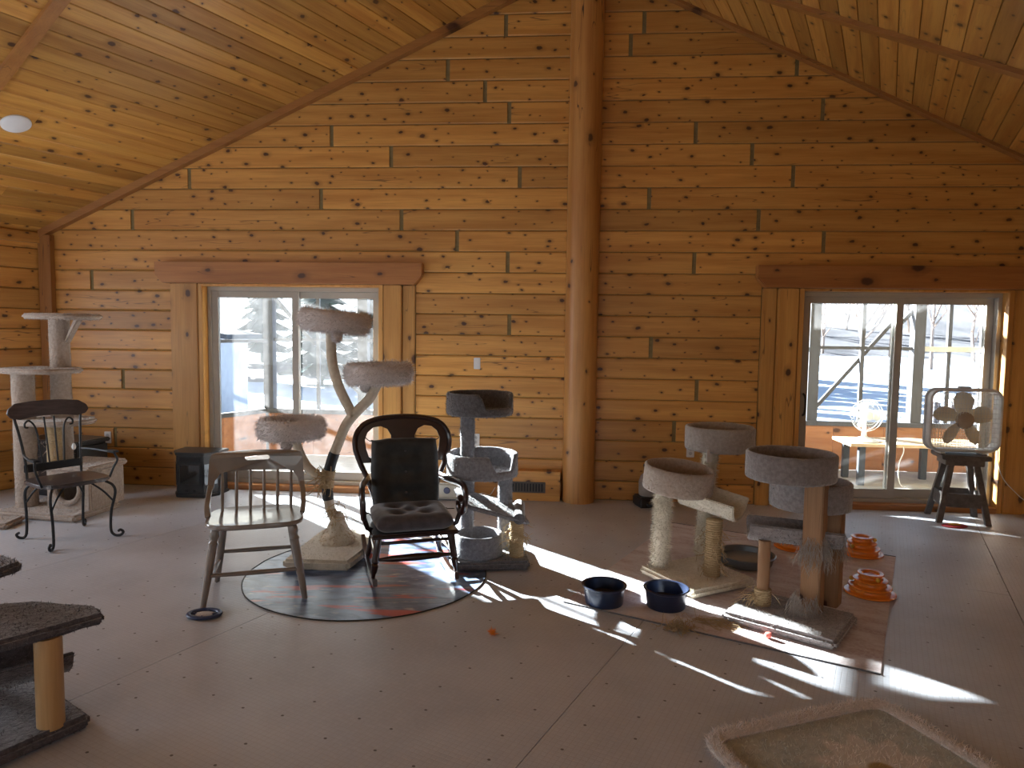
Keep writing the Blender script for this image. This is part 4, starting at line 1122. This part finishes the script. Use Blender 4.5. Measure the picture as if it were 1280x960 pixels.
# --- cream tree A
ta = thing('cream_cat_tree', 'cream cat tree with two round beds, hammock and frayed sisal post', 'cat tree', (1.22, 4.465, .006), .485)
def lo(root, wx, wy):   # world to local xy
    d = Vector((wx, wy, 0))-Vector((root.location.x, root.location.y, 0)); r = Matrix.Rotation(-root.rotation_euler.z, 3, 'Z') @ d
    return r.x, r.y
me = slab(rect(.53, .53), .004, .055); o = link('base', me, 'cream_c', ta); fur(o, me, 3200, .012, .0012, 'cream_c')
x1, y1 = lo(ta, 1.0, 4.56); x2, y2 = lo(ta, 1.30, 4.40); x3, y3 = lo(ta, 1.36, 4.86)
cpost(ta, (x1, y1, .05), (x1+.03, y1+.02, .57), .052, 'cream_c', n_=4200, fl_=.025)
cpost(ta, (x3, y3, .05), (x3+.05, y3, .80), .05, 'cream_c', n_=3200, fl_=.022)
link('scratching_post', rope_post((x2, y2, .05), (x2+.02, y2+.01, .42), .05), 'sisal', ta)
strands(ta, [((x2+.055*math.cos(a), y2+.055*math.sin(a), random.uniform(.08, .38)), (math.cos(a), math.sin(a), -.6)) for a in [random.uniform(0, 2*PI) for _ in range(80)]], .12, .0021, 'sisal', spread=.6)
x4, y4 = lo(ta, 1.46, 4.86); x5, y5 = lo(ta, 1.10, 4.57)
me = bed_mesh('bed', .238, .165, .026); rough(me, .004, 9); o = link('bed', me, 'stone_c', ta, (x4, y4, .80)); fur(o, me, 2200, .007, .001, 'stone_c')
tg_ = MB().box((-.022, -.002, -.085), (.022, .002, 0)).build('hang_tag', 'white', o, (-.205, -.12, .03))
me = bed_mesh('bed', .228, .165, .026); rough(me, .004, 9); o = link('bed', me, 'tan_c', ta, (x5, y5, .57)); fur(o, me, 2200, .007, .001, 'tan_c'); o.rotation_euler = (.10, .04, 0)
hx, hy = lo(ta, 1.33, 4.50)
me = trough('hammock', .38, .165, .02, -1.35, 1.35); o = link('hammock', me, 'cream_c', ta, (hx, hy, .60)); o.rotation_euler = (.0, .17, -.485-.62); fur(o, me, 2000, .009, .001, 'cream_c')

# --- grey brown tree B
tb_ = thing('wood_post_cat_tree', 'taupe cat tree on bare wooden posts with two beds and hammock', 'cat tree', (1.57, 3.81, .006), -.672)
me = slab(rect(.60, .48), .004, .055); o = link('base', me, 'taupe_c', tb_); fur(o, me, 2800, .012, .0012, 'taupe_c')
a1x, a1y = lo(tb_, 1.46, 3.93); a2x, a2y = lo(tb_, 1.695, 3.82); a3x, a3y = lo(tb_, 1.86, 3.95)
MB().box((-.052, -.052, .05), (.052, .052, .81)).build('post', 'barepost', tb_, (a2x, a2y, 0), bevel=.006)
MB().box((-.05, -.05, .05), (.05, .05, .60)).build('post', 'barepost', tb_, (a3x, a3y, 0), bevel=.006)
MB().sweep([(a1x, a1y, .05), (a1x, a1y, .43)], .034, seg=14).build('post', 'barepost', tb_)
link('sisal_wrap', rope_post((a1x, a1y, .05), (a1x, a1y, .15), .045), 'sisal', tb_)
strands(tb_, [((a1x+.05*math.cos(a), a1y+.05*math.sin(a), random.uniform(.06, .14)), (-1+.5*random.gauss(0, 1), -.7, -.2)) for a in [random.uniform(0, 2*PI) for _ in range(60)]], .2, .0016, 'sisal', spread=.4, g=1)
b1x, b1y = lo(tb_, 1.545, 3.82); b2x, b2y = lo(tb_, 1.755, 4.04)
me = bed_mesh('bed', .238, .15, .026); rough(me, .003, 9); o = link('bed', me, 'taupe_c', tb_, (b1x, b1y, .812)); fur(o, me, 2200, .006, .001, 'taupe_c')
me = bed_mesh('bed', .225, .16, .026); rough(me, .003, 9); o = link('bed', me, 'taupe_c', tb_, (b2x, b2y, .602)); fur(o, me, 2200, .006, .001, 'taupe_c')
hx, hy = lo(tb_, 1.64, 3.97)
me = trough('hammock', .50, .155, .02, -1.3, 1.3); o = link('hammock', me, 'taupe_c', tb_, (hx, hy, .555)); o.rotation_euler = (-.05, .03, .40); fur(o, me, 2000, .010, .001, 'taupe_c')
# matted pile torn off the posts
for cx, cy, z0, z1, n_ in ((a2x, a2y, .40, .50, 420), (a2x-.02, a2y-.06, .05, .18, 420), (a3x, a3y, .36, .50, 220)):
    strands(tb_, [((cx+.058*math.cos(a), cy+.058*math.sin(a), random.uniform(z0, z1)), (math.cos(a)*.4, math.sin(a)*.4, -1)) for a in [random.uniform(0, 2*PI) for _ in range(n_)]], .13, .0011, 'fluff', 'torn_pile', .3, .9)

# --- tall beige tree by the far left wall
tt = thing('beige_cat_tree', 'tall beige cat tree with round shelves behind the black iron armchair', 'cat tree', (-3.88, 5.93, 0), -.18)
me = slab(rect(.76, .54), .004, .06); o = link('base', me, 'tan_c', tt); fur(o, me, 2600, .012, .0013, 'tan_c')
lx, ly = lo(tt, -4.16, 5.93); mx, my = lo(tt, -3.96, 6.12)
def cp2(x, y, z0, z1, r): return cpost(tt, (x, y, z0), (x, y, z1), r, 'tan_c', n_=1800, fl_=.016)
cp2(lx, ly, .06, 1.20, .085)
cp2(mx, my, .06, 1.665, .08)
rx, ry = lo(tt, -3.86, 5.93)
link('scratching_post', rope_post((rx-.04, ry-.02, .06), (rx-.04, ry-.02, .77), .055), 'sisal', tt)
strands(tt, [((rx-.04+.06*math.cos(a), ry-.02+.06*math.sin(a), random.uniform(.2, .7)), (math.cos(a), math.sin(a), -.2)) for a in [random.uniform(0, 2*PI) for _ in range(50)]], .08, .0016, 'tan_c', spread=.6)
def oval(cx, cy, a, b, p=2.6, n_=36):
    return [(cx+a*abs(math.cos(t))**(2/p)*(1 if math.cos(t) > 0 else -1), cy+b*abs(math.sin(t))**(2/p)*(1 if math.sin(t) > 0 else -1)) for t in [2*PI*i/n_ for i in range(n_)]]
for wx, wy, a, b, z in ((-3.91, 6.1, .30, .24, 1.665), (-4.06, 6.02, .31, .25, 1.20), (-3.93, 6.0, .30, .25, .765)):
    cx, cy = lo(tt, wx, wy)
    me = slab(oval(cx, cy, a, b), z, z+.045, .014, .002, 0); o = link('shelf', me, 'tan_c', tt); fur(o, me, 1600, .010, .0012, 'tan_c')
# bracket under the top shelf
MB().hexa([(mx+.06, my-.03, 1.46), (mx+.09, my-.03, 1.46), (mx+.09, my+.03, 1.46), (mx+.06, my+.03, 1.46)], [(mx+.17, my-.03, 1.664), (mx+.22, my-.03, 1.664), (mx+.22, my+.03, 1.664), (mx+.17, my+.03, 1.664)]).build('bracket', 'tan_c', tt, bevel=.008)
# tunnel house on the right
hx, hy = lo(tt, -3.70, 6.03)
tun = [(.19*math.cos(a), .19+.19*math.sin(a)) for a in [2*PI*i/32 for i in range(32)]]
hol = [(.125*math.cos(a), .18+.125*math.sin(a)) for a in [2*PI*i/32 for i in range(32)]]
outr = [(-.2, 0), (.2, 0), (.2, .32), (-.2, .32)]
plate('tunnel_front', outr, [hol], .03, lambda x, z, d: Vector((hx+x, hy-.2+d, .06+z)), 'tan_c', tt)
MB().box((hx-.2, hy-.184, .06), (hx-.17, hy+.2, .379)).build('tunnel_side', 'tan_c', tt, bevel=.006)
MB().box((hx+.17, hy-.184, .06), (hx+.2, hy+.2, .379)).build('tunnel_side', 'tan_c', tt, bevel=.006)
MB().box((hx-.17, hy+.17, .06), (hx+.17, hy+.2, .379)).build('tunnel_back', 'tan_c', tt, bevel=.006)
me = slab(rect(.44, .46, (hx, hy)), .38, .43, .015); o = link('tunnel_roof', me, 'tan_c', tt); fur(o, me, 1800, .010, .0012, 'tan_c')
me2 = MB().sweep([(hx+.125*math.cos(a), hy-.22, .24+.125*math.sin(a)) for a in [2*PI*i/28 for i in range(28)]], .022, seg=8, closed=True).mesh('tunnel_rim'); o = link('tunnel_rim', me2, 'tan_c', tt); fur(o, me2, 900, .01, .0012, 'tan_c')
tx, ty = lo(tt, -3.70, 5.86)
MB().sweep([(tx, ty, .765), (tx, ty, .62)], .0015, seg=4).build('toy_string', 'white', tt)
MB().lathe([(0, -.03), (.014, -.02), (.018, 0), (.01, .025), (0, .03)], (tx, ty, .59), seg=12).build('hanging_toy', 'white', tt)

# --- dark brown tree, near left corner
bt = thing('brown_cat_tree', 'dark brown carpeted cat tree on a peeled log in the near left corner', 'cat tree', (-2.03, 2.55, 0), .0)
def L2(x, y): return (x+2.03, y-2.55)
me = slab([L2(*p) for p in ((-2.55, 2.12), (-1.90, 2.30), (-1.66, 2.69), (-2.10, 3.0), (-2.55, 2.85))], .004, .06); o = link('base', me, 'brown_c', bt); fur(o, me, 3000, .010, .0011, 'brown_c')
px, py = L2(-1.775, 2.615)
MB().sweep([(px, py, .05), (px, py, .41)], .048, seg=20).build('log_post', 'peeled', bt)
me = slab([L2(*p) for p in ((-2.45, 2.28), (-1.93, 2.38), (-1.80, 2.52), (-1.62, 2.73), (-1.70, 2.82), (-1.99, 2.86), (-2.45, 2.75))], .41, .455, .016, .006, 2); o = link('shelf', me, 'brown_c', bt); fur(o, me, 7000, .009, .0009, 'brown_c', droop=.5)
me = trough('hammock', .62, .21, .018, -1.2, 1.2); o = link('hammock', me, 'brown_c', bt, (L2(-2.08, 2.62)[0], L2(-2.08, 2.62)[1], .385)); o.rotation_euler = (0, 0, .75); fur(o, me, 1800, .010, .0011, 'brown_c')
qx, qy = L2(-2.22, 2.86)
MB().sweep([(qx, qy, .05), (qx, qy, .545)], .048, seg=20).build('log_post', 'peeled', bt)
me = slab([L2(*p) for p in ((-2.52, 2.72), (-2.12, 2.84), (-2.10, 2.96), (-2.24, 3.04), (-2.52, 3.02))], .545, .59, .016, .005, 2); o = link('shelf', me, 'brown_c', bt); fur(o, me, 1800, .012, .0011, 'brown_c', droop=.4)

# ------------------------------------------------------------------ rugs
def print_mat():
    mt, n, b = new_mat('printed_rug'); k = NB(n)
    co = k.add('ShaderNodeTexCoord').outputs['Object']
    mp = k.add('ShaderNodeMapping', {'Vector': co, 'Scale': (2.2, 5.5, 1), 'Rotation': (0, 0, .15)}).outputs[0]
    a = k.add('ShaderNodeTexNoise', {'Vector': mp, 'Scale': 1.4, 'Detail': 5.0, 'Roughness': .6, 'Distortion': .6})
    c = k.add('ShaderNodeTexNoise', {'Vector': mp, 'Scale': 3.3, 'Detail': 4.0})
    e = k.add('ShaderNodeTexNoise', {'Vector': k.add('ShaderNodeMapping', {'Vector': co, 'Scale': (1.5, 8, 1), 'Location': (3.3, 1.7, 0)}).outputs[0], 'Scale': 1.0, 'Detail': 3.0})
    col = k.mix(k.smooth(a.outputs['Fac'], .38, .62), (.05, .08, .16), (.23, .31, .47))
    col = k.mix(k.smooth(c.outputs['Fac'], .58, .72), col, (.52, .50, .52))
    col = k.mix(k.smooth(e.outputs['Fac'], .57, .62), col, (.5, .10, .085))
    col = k.mix(k.math('MULTIPLY', k.smooth(c.outputs['Fac'], .30, .22), .7), col, (.02, .02, .025))
    k.link(col, b.inputs['Base Color']); b.inputs['Roughness'].default_value = .33
    bp = k.add('ShaderNodeBump', {'Height': a.outputs['Fac'], 'Strength': .5, 'Distance': .01}); k.link(bp.outputs[0], b.inputs['Normal'])
    return mt
M['print'] = print_mat()
rr_ = thing('round_rug', 'thin round rug printed in blue and red under the rocking chair', 'rug', (-.937, 4.53, 0))
n_ = 72
mb = MB(); vs = []; fs = []
rings = [0.001, .2, .4, .55, .66, .72, .76, .778]
for z_ in (0, 1):
    for r in rings:
        for i in range(n_):
            a = 2*PI*i/n_; p = Vector((r*math.cos(a), r*math.sin(a), 0))
            rrr = r*(1+.012*noise.noise(Vector((math.cos(a)*4, math.sin(a)*4, 0))))
            h = .0012*(1+noise.noise(p*7)) + (r > .7)*.003*max(0, noise.noise(p*9))
            vs.append((rrr*math.cos(a), rrr*math.sin(a), .0005 if z_ == 0 else .0025+h))
k = len(rings)*n_
for j in range(len(rings)-1):
    for i in range(n_):
        q = (j*n_+i, j*n_+(i+1) % n_, (j+1)*n_+(i+1) % n_, (j+1)*n_+i)
        fs.append(q[::-1]); fs.append(tuple(x+k for x in q))
e0 = (len(rings)-1)*n_
fs += [(e0+i, e0+(i+1) % n_, k+e0+(i+1) % n_, k+e0+i) for i in range(n_)]
mb.add(vs, fs).build('sheet', 'print', rr_)
MB().sweep([(.782*(1+.012*noise.noise(Vector((math.cos(a)*4, math.sin(a)*4, 0))))*math.cos(a), .782*(1+.012*noise.noise(Vector((math.cos(a)*4, math.sin(a)*4, 0))))*math.sin(a), .004) for a in [2*PI*i/n_ for i in range(n_)]], .004, seg=6, closed=True).build('binding', 'blacktape', rr_)

def carpet_r():
    mt, n, b = new_mat('faded_red_carpet'); k = NB(n)
    co = k.add('ShaderNodeTexCoord').outputs['Object']
    mp = k.add('ShaderNodeMapping', {'Vector': co, 'Scale': (3.0, 9.0, 1)}).outputs[0]
    a = k.add('ShaderNodeTexNoise', {'Vector': mp, 'Scale': 1.0, 'Detail': 6.0, 'Roughness': .65}).outputs['Fac']
    f_ = k.add('ShaderNodeTexNoise', {'Vector': co, 'Scale': 60.0, 'Detail': 3.0}).outputs['Fac']
    col = k.mix(k.smooth(a, .36, .62), (.42, .30, .29), (.60, .54, .54))
    col = k.mix(k.math('MULTIPLY', k.smooth(f_, .4, .65), .4), col, (.66, .61, .61))
    k.link(col, b.inputs['Base Color']); b.inputs['Roughness'].default_value = .9; b.inputs['Sheen Weight'].default_value = .3
    bp = k.add('ShaderNodeBump', {'Height': f_, 'Strength': .6, 'Distance': .004}); k.link(bp.outputs[0], b.inputs['Normal'])
    return mt
M['carpr'] = carpet_r()
cr = thing('area_rug', 'faded reddish grey rectangular rug under the cat trees on the right', 'rug', (1.575, 4.542, 0), -.53)
me = slab(rect(1.68, 2.07), .0, .0045, .0015, .0, 0); link('pile', me, 'carpr', cr)
MB().box((-.84, -1.045, 0), (.84, -1.0355, .008)).build('edge_binding', 'dkgrey_c', cr, bevel=.002)
MB().box((-.84, 1.0355, 0), (.84, 1.045, .008)).build('edge_binding', 'dkgrey_c', cr, bevel=.002)

# bath mat with a flower, near right
bm_ = thing('flower_mat', 'fluffy beige mat with a pale flower motif at the bottom edge', 'mat', (1.32, 2.46, 0), .341)
M['matpile'] = carpet('mat_border_pile', (.72, .64, .59), (.62, .54, .49), 60)
def mat_mat():
    mt, n, b = new_mat('mat_field'); k = NB(n)
    co = k.add('ShaderNodeTexCoord').outputs['Object']
    sx = k.add('ShaderNodeSeparateXYZ', {0: co})
    x = k.math('SUBTRACT', sx.outputs[0], .06); y = k.math('SUBTRACT', sx.outputs[1], -.02)
    r = k.math('SQRT', k.math('ADD', k.math('MULTIPLY', x, x), k.math('MULTIPLY', y, y)))
    an = k.math('ARCTAN2', y, x)
    pet = k.math('MULTIPLY_ADD', k.math('COSINE', k.math('MULTIPLY', an, 10.0)), .03, .20)
    nz = k.add('ShaderNodeTexNoise', {'Vector': co, 'Scale': 30.0, 'Detail': 4.0}).outputs['Fac']
    col = k.mix(k.smooth(nz, .3, .7), (.38, .39, .35), (.48, .48, .43))
    col = k.mix(k.math('MULTIPLY', k.math('SUBTRACT', 1.0, k.smooth(k.math('SUBTRACT', r, pet), -.02, .02)), .75), col, (.66, .58, .52))
    col = k.mix(k.math('SUBTRACT', 1.0, k.smooth(r, .04, .06)), col, (.34, .22, .05))
    k.link(col, b.inputs['Base Color']); b.inputs['Roughness'].default_value = .95; b.inputs['Sheen Weight'].default_value = .3
    return mt
M['matfield'] = mat_mat()
me = slab(rect(.84, .66), .001, .014, .004, .001, 2); o = link('field', me, 'matfield', bm_); fur(o, me, 7000, .014, .0011, 'matfield', droop=0)
me = MB().sweep([(x, y, .016) for x, y in oval(0, 0, .445, .36, 9, 60)], [(.018, .035)]*60, seg=10, closed=True, up=(0, 0, 1)).mesh('border', jit=.004, jscale=30)
o = link('border', me, 'matpile', bm_); fur(o, me, 9000, .016, .0011, 'matpile', droop=0)

# ------------------------------------------------------------------ bowls, tray, toys
M['navy'] = plain('navy_plastic', (.012, .02, .05), (.016, .026, .06), 8, .3, spec=.6)
M['navyin'] = plain('dark_kibble', (.02, .016, .012), (.035, .025, .015), 70, .8, bump=.8)
def bowl(x, y, lab, fill):
    r = thing('feeding_bowl', lab, 'bowl', (x, y, .0048), 0, 'feeding bowls on the rug')
    MB().lathe([(0, .0), (.108, .0), (.112, .005), (.122, .10), (.132, .105), (.135, .113), (.128, .116), (.118, .112), (.106, .02), (0, .018)], seg=40).build('bowl', 'navy', r)
    MB().lathe([(0, fill), (.09, fill), (.108, fill-.004), (.108, fill-.01), (0, fill-.01)], seg=28).build('contents', 'navyin', r, jit=.003, jscale=60)
bowl(.565, 4.06, 'navy plastic feeding bowl on the corner of the rug, farther from the cream cat tree', .05)
bowl(.925, 4.02, 'navy plastic feeding bowl right in front of the cream cat tree', .045)
M['greyplas'] = plain('grey_plastic', (.15, .165, .18), None, 8, .35)
M['water'] = plain('water', (.30, .34, .38), None, 3, .05, spec=.8)
tr_ = thing('water_tray', 'wide shallow grey plastic tray between the two right cat trees', 'tray', (1.66, 4.82, .0048), 0)
MB().lathe([(0, 0), (.165, 0), (.175, .006), (.188, .058), (.2, .062), (.203, .07), (.195, .075), (.18, .07), (.168, .018), (0, .016)], seg=44).build('tray', 'greyplas', tr_)
MB().lathe([(0, .036), (.172, .036), (.172, .034), (0, .034)], seg=36).build('water', 'water', tr_)
M['orange'] = plain('orange_plastic', (.78, .235, .02), (.70, .20, .015), 6, .3, spec=.6, coat=.3)
def tower(x, y, lab, levels=3):
    r = thing('track_tower_toy', lab, 'cat toy', (x, y, .0048), random.random()*3, 'orange track towers')
    hh_ = .040
    for i in range(levels):
        R_ = .15-.024*i; z = hh_*i
        prof = [(R_-.075, z), (R_-.010, z), (R_-.002, z+.004), (R_, z+.009), (R_-.003, z+.014), (R_-.012, z+.0165), (R_-.030, z+.018), (R_-.036, z+.023), (R_-.038, z+hh_-.0002), (R_-.075, z+hh_-.0002)]
        MB().lathe(prof+[prof[0]], seg=40).build('track', 'orange', r)
    for i in range(levels):
        a = i*2.3-1.0; R_ = .15-.024*i-.018
        MB().lathe([(0, -.016), (.011, -.011), (.016, 0), (.011, .011), (0, .016)], seg=12).build('ball', (plain('green_ball', (.02, .22, .12), None, 4, .4), plain('yellow_ball', (.7, .42, .05), None, 4, .4))[min(i, 1)], r, (R_*math.cos(a), R_*math.sin(a), hh_*i+.034))
    z = hh_*levels; R_ = .15-.024*levels
    prof = [(R_-.035, z), (R_-.008, z), (R_, z+.006), (R_-.004, z+.012), (R_-.014, z+.014), (R_-.026, z+.010), (R_-.034, z+.004)]
    MB().lathe(prof+[prof[0]], seg=36).build('top_ring', 'orange', r)
tower(2.255, 4.27, 'orange track tower toy nearest the camera, at the rug edge')
tower(2.60, 5.07, 'orange track tower toy behind the nearest one, at the rug edge')
tower(2.16, 5.2, 'low orange track toy half hidden behind the taupe cat tree', 1)

rg = thing('ring_toy', 'small blue ring cat toy on the floor by the spindle chair', 'cat toy', (-1.70, 3.80, .0), 0)
M['bluep'] = plain('blue_plastic', (.03, .05, .13), None, 8, .4)
MB().sweep([(.085*math.cos(a), .062*math.sin(a), .012) for a in [2*PI*i/30 for i in range(30)]], (.010, .014), seg=8, closed=True).build('ring', 'bluep', rg)
MB().lathe([(0, .004), (.045, .004), (.05, .012), (.03, .016), (0, .016)], seg=24, sy=.75).build('scratch_pad', 'tan_c', rg)
for a in (0, PI/2, PI, 3*PI/2):
    MB().sweep([(.045*math.cos(a), .033*math.sin(a), .011), (.085*math.cos(a), .062*math.sin(a), .012)], .006, seg=6).build('spoke', 'bluep', rg)
def blob(name, lab, loc, r, mat, cat='cat toy', n_=200, fl_=.012):
    t = thing(name, lab, cat, loc)
    me = MB().lathe([(0, 0), (r*.7, .1*r), (r, .7*r), (r*.8, 1.4*r), (0, 1.75*r)], seg=14).mesh('body', jit=r*.15, jscale=60)
    o = link('body', me, mat, t); fur(o, me, n_, fl_, .001, mat, droop=0)
blob('mouse_toy', 'tiny orange fuzzy toy alone on the open floor', (-.084, 3.61, 0), .014, 'orange', n_=120, fl_=.02)
blob('ball_toy', 'small pink ball at the rug edge before the taupe cat tree', (1.375, 3.60, .0045), .02, plain('pink_foam', (.85, .2, .16), None, 5, .5), n_=0)
st_ = thing('sisal_tuft', 'tangled tuft of torn sisal at the edge of the rug', 'tuft', (.92, 3.70, .003))
strands(st_, [((random.gauss(0, .04), random.gauss(0, .025), .012), (random.gauss(0, 1), random.gauss(0, 1), random.random())) for _ in range(170)], .09, .0018, 'sisal', 'fibres', .9, .6)
st2 = thing('sisal_tuft', 'long frayed strand of sisal trailing from taupe cat tree base', 'tuft', (1.15, 3.80, .006))
strands(st2, [((random.uniform(-.14, .12), random.uniform(-.05, .04), .008), (random.uniform(.5, 1), random.gauss(0, .4), .1)) for _ in range(90)], .18, .0016, 'sisal', 'fibres', .35, .6)
fy = thing('flat_toy', 'flat red and yellow fabric toy on the floor before stool', 'cat toy', (3.80, 5.88, 0))
MB().lathe([(0, .0), (.10, .0), (.11, .006), (.09, .014), (0, .016)], seg=20, sy=.6).build('body', plain('red_cloth', (.45, .04, .05), None, 9, .8), fy, jit=.003)
MB().lathe([(0, .0165), (.05, .0165), (.055, .019), (.04, .024), (0, .025)], seg=16, sy=.6).build('patch', plain('yellow_cloth', (.75, .42, .05), None, 9, .8), fy)

# ------------------------------------------------------------------ things along the wall
wt = thing('pet_waterer', 'grey gravity pet waterer with black base against the log wall', 'waterer', (1.30, 6.47, 0), .2)
MB().box((-.13, -.11, 0), (.13, .09, .10)).build('base', 'blackpaint', wt, bevel=.015, seg=3)
MB().lathe([(0, .03), (.05, .03), (.062, .035), (.066, .055), (.058, .056), (.052, .04), (0, .038)], (-.02, -.16, 0), seg=24, sy=.9).build('dish', 'blackpaint', wt)
MB().lathe([(0, .1), (.09, .1), (.10, .12), (.10, .23), (.085, .28), (.045, .32), (.035, .335), (0, .335)], seg=26).build('bottle', plain('smoky_plastic', (.30, .27, .25), (.25, .22, .2), 7, .25), wt)
MB().lathe([(0, .336), (.042, .336), (.042, .365), (.06, .37), (.06, .39), (0, .392)], seg=18).build('cap', 'blackpaint', wt)
cb_ = thing('cream_appliance', 'small cream appliance with a blue dial on the floor behind the rocking chair', 'appliance', W(-1.28, -.17, 0), -AL)
MB().box((-.18, -.11, .012), (.18, .09, .17)).build('case', plain('cream_shell', (.55, .52, .44), None, 6, .45), cb_, bevel=.02, seg=3)
o = MB().lathe([(0, 0), (.03, 0), (.032, .004), (.028, .01), (0, .012)], seg=20).build('dial', plain('blue_grey_dial', (.06, .07, .14), None, 6, .4), cb_, (.04, -.111, .10)); o.rotation_euler = (PI/2, 0, 0)
for x in (-.14, .14):
    for y in (-.08, .06): MB().lathe([(0, 0), (.014, 0), (.014, .013), (0, .013)], (x, y, 0), seg=12).build('foot', 'blackpaint', cb_)
mb = MB().sweep(spline([W(-1.10, -.12, .06), W(-1.0, -.12, .02), W(-.92, -.13, .05), W(-.85, -.1, .03), W(-.8, -.08, .1)], 6), .004, seg=6)
tag(mb.build('power_lead', 'white', None), 'thin pale power lead on the floor behind the grey cat tree', 'cord')
db = thing('storage_crate', 'black plastic crate in the corner behind the tall beige cat tree', 'crate', (-4.28, 6.66, 0), -.3)
MB().box((-.33, -.18, .0), (.33, .18, .50)).build('body', 'blackpaint', db, bevel=.02, seg=3)
MB().box((-.345, -.195, .501), (.345, .195, .54)).build('lid', 'blackpaint', db, bevel=.012, seg=3)
pl_ = thing('carpet_offcut', 'small beige carpet pad on the floor at the left edge', 'pad', (-4.18, 5.50, 0), .1)
me = slab(rect(.42, .26), .0, .05, .018, .003, 1); o = link('pad', me, 'tan_c', pl_); fur(o, me, 1200, .012, .0012, 'tan_c')
